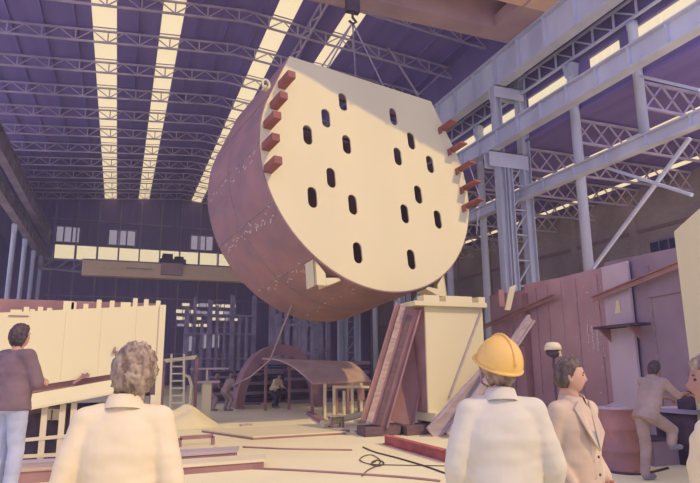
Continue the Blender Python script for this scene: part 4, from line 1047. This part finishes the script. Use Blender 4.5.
def person(name_label, loc, facing, J=None, head=(0, 0, 0), skin='skin', hair='hair_grey', hair_kw=None, top='shirt_cream', top_r=1.0, bottom='navy',
           voxel=.012, sleeves='long', hem=None, group=None, helmet=False, collar=True, curl=.5, apron=None, scale=1.0, jacket_open=None, top_name='shirt', bulk=.024):
    P = dict(hip=(0, 0, .94), waist=(0, .0, 1.08), chest=(0, .0, 1.28), neck=(0, -.012, 1.475), head=(0, .012, 1.635),
             shL=(-.185, -.012, 1.43), shR=(.185, -.012, 1.43), elL=(-.245, -.03, 1.14), elR=(.245, -.03, 1.14), wrL=(-.255, .07, .90), wrR=(.255, .07, .90),
             hpL=(-.09, 0, .92), hpR=(.09, 0, .92), knL=(-.10, .02, .50), knR=(.10, .02, .50), anL=(-.11, -.02, .09), anR=(.11, -.02, .09),
             toL=(-.13, .16, .045), toR=(.13, .16, .045), hdL=None, hdR=None)
    if J: P.update(J)
    P = {k: (Vector(v) if v is not None else None) for k, v in P.items()}
    h = math.atan2(-facing[0], facing[1])
    root = empty('person', loc, name_label, 'person', group, rz=h); root.scale = (scale,)*3
    def add(nm, me, par=None): o = put(nm, me); o.parent = par or root; return o
    right = (P['shR']-P['shL']).normalized()
    HR = Matrix.Rotation(head[0], 3, 'Z') @ Matrix.Rotation(head[1], 3, 'X') @ Matrix.Rotation(head[2], 3, 'Y')
    def tf(mb_): mb_.v = [P['head']+HR @ v for v in mb_.v]; return mb_
    # ---- the body, one continuous skin
    B = [tf(head_mb())]
    neck_top = P['head']+HR @ Vector((0, -.022, -.06))
    B.append(MB().cap(P['neck']-Vector((0, 0, .04)), .062, neck_top, .054, 14))
    B.append(MB().loft([(P['hip']-(P['waist']-P['hip'])*.5, .10, .08), (P['hip'], .165, .115), (P['waist'], .145, .10), (P['chest'], .168, .115), (P['chest'].lerp(P['neck'], .6), .165, .095), (P['chest'].lerp(P['neck'], .88), .11, .075), (P['neck'], .062, .062)], 24, right))
    for s in 'LR':
        B.append(MB().cap(P['sh'+s], .060, P['el'+s], .043, 12)); B.append(MB().cap(P['el'+s], .043, P['wr'+s], .029, 12))
        B.append(MB().cap(P['hp'+s], .088, P['kn'+s], .056, 12)); B.append(MB().cap(P['kn'+s], .056, P['an'+s], .038, 12))
        B.append(MB().cap(P['an'+s]-Vector((0, 0, .03)), .04, P['to'+s], .03, 10))
        B.append(MB().cap(P['sh'+s], .058, P['neck']-Vector((0, 0, .045)), .055, 12))
    body = bake(B, voxel*.75, 2, name='body')
    bm = bmesh.new(); bm.from_mesh(body); bpy.data.meshes.remove(body)
    for s, sg in (('L', -1), ('R', 1)):
        d = P['hd'+s] if P['hd'+s] is not None else (P['wr'+s]-P['el'+s])
        hm = hand_mb(P['wr'+s], d, right*sg+Vector((0, .35, 0)) if abs(d.z) > abs(d.y) else Vector((0, 0, 1)), -1 if s == 'R' else 1, curl)
        t = hm.mesh('hand', smooth=True); bm.from_mesh(t); bpy.data.meshes.remove(t)
    body = bpy.data.meshes.new('body'); bm.to_mesh(body); bm.free(); body.materials.append(M[skin])
    for p in body.polygons: p.use_smooth = True
    add('body', body)
    # ---- face
    for sx in (-1, 1):
        add('eye', tf(MB().ell((sx*.030, .077, .008), (.012, .010, .007), 10, 8)).mesh('eye', M['eye'], True))
        add('eyebrow', tf(MB().ell((sx*.031, .087, .027), (.018, .006, .004), 8, 6)).mesh('eyebrow', M['hair_dark' if hair != 'hair_grey' else 'hair_saltpepper'], True))
    add('mouth', tf(MB().ell((0, .088, -.062), (.021, .007, .004), 10, 6)).mesh('mouth', M['lip'], True))
    hk = dict(length=-.75, thick=.016); hk.update(hair_kw or {})
    add('hair', tf(hair_mb(**hk)).mesh('hair', M[hair], True))
    # ---- trousers and boots
    T = [MB().loft([(P['hip']-(P['waist']-P['hip'])*.55, .12, .10), (P['hip'], .182, .135), (P['waist'], .162, .118)], 24, right)]
    for s in 'LR':
        T.append(MB().cap(P['hp'+s], .104, P['kn'+s], .080, 14)); T.append(MB().cap(P['kn'+s], .080, P['an'+s]+Vector((0, 0, .02)), .068, 14))
    me = bake(T, voxel, 2, folds(.008, seed=3), 'trousers'); me.materials.append(M[bottom]); add('trousers', me)
    for s in 'LR':
        a = P['an'+s]; t = P['to'+s]
        me = bake([MB().cap(a+Vector((0, 0, .05)), .052, a-Vector((0, 0, .02)), .052), MB().cap(a-Vector((0, .0, .035)), .05, t, .042)], voxel, 2, None, 'boot'); me.materials.append(M['boot']); add('boot', me)
    # ---- shirt or jacket
    k = bulk
    hemp = P['hip'].lerp(P['waist'], .0) if hem is None else P['hip']-(P['waist']-P['hip']).normalized()*hem
    S = [MB().loft([(hemp, .180+k, .130+k), (P['hip'].lerp(P['waist'], .55), .172+k, .122+k), (P['waist'].lerp(P['chest'], .45), .170+k, .122+k), (P['chest'], .182+k, .126+k), (P['chest'].lerp(P['neck'], .55), .172+k, .104+k), (P['chest'].lerp(P['neck'], .85), .115+k*.6, .082+k*.6), (P['neck']-Vector((0, 0, .012)), .080, .082), (P['neck']+Vector((0, .002, .022)), .070, .074)], 28, right)]
    for s in 'LR':
        S.append(MB().cap(P['sh'+s], .066+k*.5, P['el'+s], .054+k*.5, 14))
        S.append(MB().cap(P['sh'+s], .066+k*.5, P['neck']-Vector((0, 0, .035)), .066, 14))
        if sleeves == 'long': S.append(MB().cap(P['el'+s], .054+k*.5, P['el'+s].lerp(P['wr'+s], .9), .038+k*.4, 14))
        else: S.append(MB().cap(P['el'+s], .054+k*.5, P['el'+s].lerp(P['wr'+s], .22), .050+k*.4, 14))
    me = bake(S, voxel, 3, folds(.008, (6, 6, 12), 7), top_name); me.materials.append(M[top]); TOP = add(top_name, me)
    if collar:
        m_ = MB(); c = P['neck']+Vector((0, .004, .012)); nn = 28; vs = []; fs = []
        for i in range(nn+1):
            a = PI/2+.30+(2*PI-.60)*i/nn
            for r_, z in ((.072, -.025), (.070, .030), (.079, .030), (.096, -.030)):
                vs.append(c+Vector((r_*math.cos(a), r_*1.04*math.sin(a), z-.022*math.sin(a))))
        for i in range(nn):
            for q in range(3): b = i*4+q; fs.append((b, b+4, b+5, b+1))
        m_.add(vs, fs); add('collar', m_.mesh('collar', M[top], True), TOP)
    if jacket_open:
        y0 = P['chest']+Vector((0, .126+k, 0)); nb = P['neck']
        m_ = MB().prism([nb+Vector((-.05, .072, -.015)), nb+Vector((.05, .072, -.015)), y0+Vector((.0, .022, -.10))], (0, .012, 0)); add('undershirt', m_.mesh('undershirt', M[jacket_open]))
        for sg in (-1, 1):
            add('lapel', MB().prism([nb+Vector((sg*.05, .085, .0)), nb+Vector((sg*.10, .085, -.05)), y0+Vector((sg*.08, .02, -.01)), y0+Vector((sg*.005, .034, -.12))], (0, .012, 0)).mesh('lapel', M[top]), TOP)
        for q in range(3): add('button', MB().ell(y0+Vector((.0, .026, -.16-.11*q)), (.010, .006, .010), 8, 6).mesh('button', M['dark'], True), TOP)
    if helmet:
        HP = lambda v: P['head']+HR @ (Vector((0, -.005, .030))+Matrix.Rotation(helmet, 3, 'X') @ Vector(v))
        vs = []; fs = []; n = 40; m = 14
        for i in range(m+1):
            t = PI/2*i/m
            for q in range(n):
                a = 2*PI*q/n; rr = math.sin(t); rid = 1+.035*math.exp(-(math.cos(a)*rr/.16)**2)
                vs.append(HP((.122*rr*math.cos(a), .142*rr*math.sin(a), .150*math.cos(t)*rid)))
        for i in range(m):
            for q in range(n): fs.append((i*n+q, (i+1)*n+q, (i+1)*n+(q+1) % n, i*n+(q+1) % n))
        SH = add('helmet_shell', MB().add(vs, fs).mesh('helmet_shell', M['hat'], True))
        vs = []; fs = []
        for q in range(n):
            a = 2*PI*q/n; pk = .006+.030*max(0, math.sin(a))**2
            for r_, z in ((0, .004), (pk, -.010), (pk, -.016), (0, -.012)):
                vs.append(HP(((.121+r_)*math.cos(a), (.141+r_)*math.sin(a), z)))
        for q in range(n):
            for j in range(4): fs.append((q*4+j, ((q+1) % n)*4+j, ((q+1) % n)*4+(j+1) % 4, q*4+(j+1) % 4))
        add('helmet_brim', MB().add(vs, fs).mesh('helmet_brim', M['hat'], True), SH)
        add('helmet_ridge', MB().tube([HP((0, -.14*math.cos(t), .155*math.sin(t)+.004)) for t in [PI*i/16 for i in range(1, 16)]], .008, 8).mesh('helmet_ridge', M['hat'], True), SH)
        ps = [HP((-.113, .02, -.005)), P['head']+HR @ Vector((-.083, .03, -.05)), P['head']+HR @ Vector((-.055, .055, -.10)), P['head']+HR @ Vector((0, .075, -.128)), P['head']+HR @ Vector((.055, .055, -.10)), P['head']+HR @ Vector((.083, .03, -.05)), HP((.113, .02, -.005))]
        add('chin_strap', MB().tube(ps, .006, 6).mesh('chin_strap', M['strap'], True), SH)
    return root

person('man in a cream shirt seen from behind, grey wavy hair, left foreground', (.05, 3.2, 0), (.22, 1), dict(shL=(-.17, -.012, 1.405), shR=(.165, -.012, 1.405), elL=(-.25, -.03, 1.13), elR=(.235, -.03, 1.13), head=(.035, .012, 1.635)),
       head=(-.2, .12, 0), hair='hair_grey', hair_kw=dict(length=-.95, thick=.032, wave=.016, sideburn=-.35), top='shirt_cream', bottom='navy', voxel=.011, bulk=.018, scale=1.0, hem=.06)
person('man in a yellow safety helmet and pale blue coat seen from behind', (1.96, 2.86, 0), (.45, 1), dict(elL=(-.25, -.02, 1.13), elR=(.25, -.02, 1.13), shL=(-.165, -.012, 1.40), shR=(.165, -.012, 1.40)),
       head=(.42, .30, 0), hair='hair_grey', hair_kw=dict(length=-.85, thick=.016), top='coat_pale', bottom='navy', voxel=.011, bulk=.030, scale=1.005, helmet=.10, hem=.25, top_name='coat')
person('man in a khaki work jacket with dark hair looking right, beside the helmeted man', (2.865, 3.34, 0), (.20, -1), dict(shL=(-.155, -.012, 1.40), shR=(.155, -.012, 1.40), elL=(-.215, -.06, 1.13), elR=(.215, -.06, 1.13), wrL=(-.17, .09, .95), wrR=(.17, .09, .95), head=(.03, .012, 1.635)),
       head=(.75, .0, .05), skin='skin', hair='hair_saltpepper', hair_kw=dict(length=-.7, thick=.013, wave=.008, front=.5), top='khaki', bottom='khaki', voxel=.010, bulk=.010, scale=.97, jacket_open='teal', hem=.12, top_name='jacket', collar=True)
person('man with folded arms in a mauve jersey and pale jeans at the left edge', (-.98, 7.2, .36), (.72, .70), dict(elL=(-.24, .08, 1.16), elR=(.24, .08, 1.16), wrL=(.08, .20, 1.20), wrR=(-.08, .19, 1.15), hdL=(1, .1, -.05), hdR=(-1, .1, .05)),
       head=(.0, .12, 0), hair='hair_dark', hair_kw=dict(length=-.9, thick=.024, wave=.012, sideburn=-.3), top='mauve', bottom='jeans', voxel=.014, bulk=.03, scale=1.0, hem=.05, top_name='jersey', collar=False)
person('man in a cream shirt with grey hair cut by the right edge', (2.43, 1.93, 0), (-.45, .9), None, head=(.45, .06, 0), skin='skin_dark', hair='hair_grey', hair_kw=dict(length=-.75, thick=.018), top='shirt_cream', bottom='navy', voxel=.011, scale=.965)
person('worker in brown overalls stooping over work beside the red barrel', (7.5, 7.1, 0), (.98, .05), dict(hip=(0, -.10, .95), waist=(0, -.03, 1.08), chest=(0, .06, 1.27), neck=(0, .12, 1.46), head=(0, .18, 1.60), shL=(-.18, .11, 1.41), shR=(.18, .11, 1.41), elL=(-.22, .28, 1.20), elR=(.24, .30, 1.22), wrL=(-.12, .50, 1.16), wrR=(.17, .55, 1.24), hpL=(-.09, -.1, .93), hpR=(.09, -.1, .93), knL=(-.11, -.04, .50), knR=(.13, .26, .72), anL=(-.12, -.10, .09), anR=(.14, .20, .52), toL=(-.13, .08, .045), toR=(.15, .36, .475)),
       head=(.1, -.25, 0), skin='skin_dark', hair='hair_dark', hair_kw=dict(length=-.8, thick=.016), top='khaki_dark', bottom='khaki_dark', voxel=.014, bulk=.02, sleeves='short', hem=.1, top_name='overall_top')
# far workers
ST = dict(hip=(0, -.16, .78), waist=(0, -.06, .89), chest=(0, .05, 1.05), neck=(0, .14, 1.22), head=(0, .20, 1.35), shL=(-.185, .12, 1.18), shR=(.185, .12, 1.18), elL=(-.25, .16, .92), elR=(.25, .16, .92), wrL=(-.16, .38, .88), wrR=(.16, .38, .88), hpL=(-.09, -.16, .76), hpR=(.09, -.16, .76), knL=(-.12, .12, .46), knR=(.12, .12, .46))
p = at(275, 408, 2, 0)
person('distant worker in a white shirt and dark trousers under the steel arch', (p.x, p.y, 0), (.5, -.8), ST, top='shirt_cream', bottom='navy', hair='hair_dark', voxel=.025, scale=.97)
for px, f, lab, tp in ((212, (.9, .3), 'distant worker in dark overalls holding the tag rope, nearer the white post', 'mauve'), (227, (.8, .5), 'distant worker in brown overalls holding the tag rope, beside the arch', 'khaki_dark')):
    p = at(px, 411, 2, 0)
    person(lab, (p.x, p.y, 0), f, dict(ST, wrL=(-.1, .42, 1.0), wrR=(.1, .42, 1.02)), top=tp, bottom='khaki_dark', hair='hair_grey', voxel=.025, scale=1.0, curl=.9)
pr_ = at(232, 386, 1, 23.4)
P_ = [pr_, at(250, 377, 1, 22.5), at(270, 360, 1, 21.5), at(300, 326, 1, 20.0)]
P_[-1] = dp((RD+.05)*math.cos(math.radians(-112)), (RD+.05)*math.sin(math.radians(-112)), LEN*.8)
tag(MB().tube(P_, .028, 6).build('tag_rope', M['rope'], None, True), 'tag rope slanting from the drum bottom down to the distant workers', 'rope')
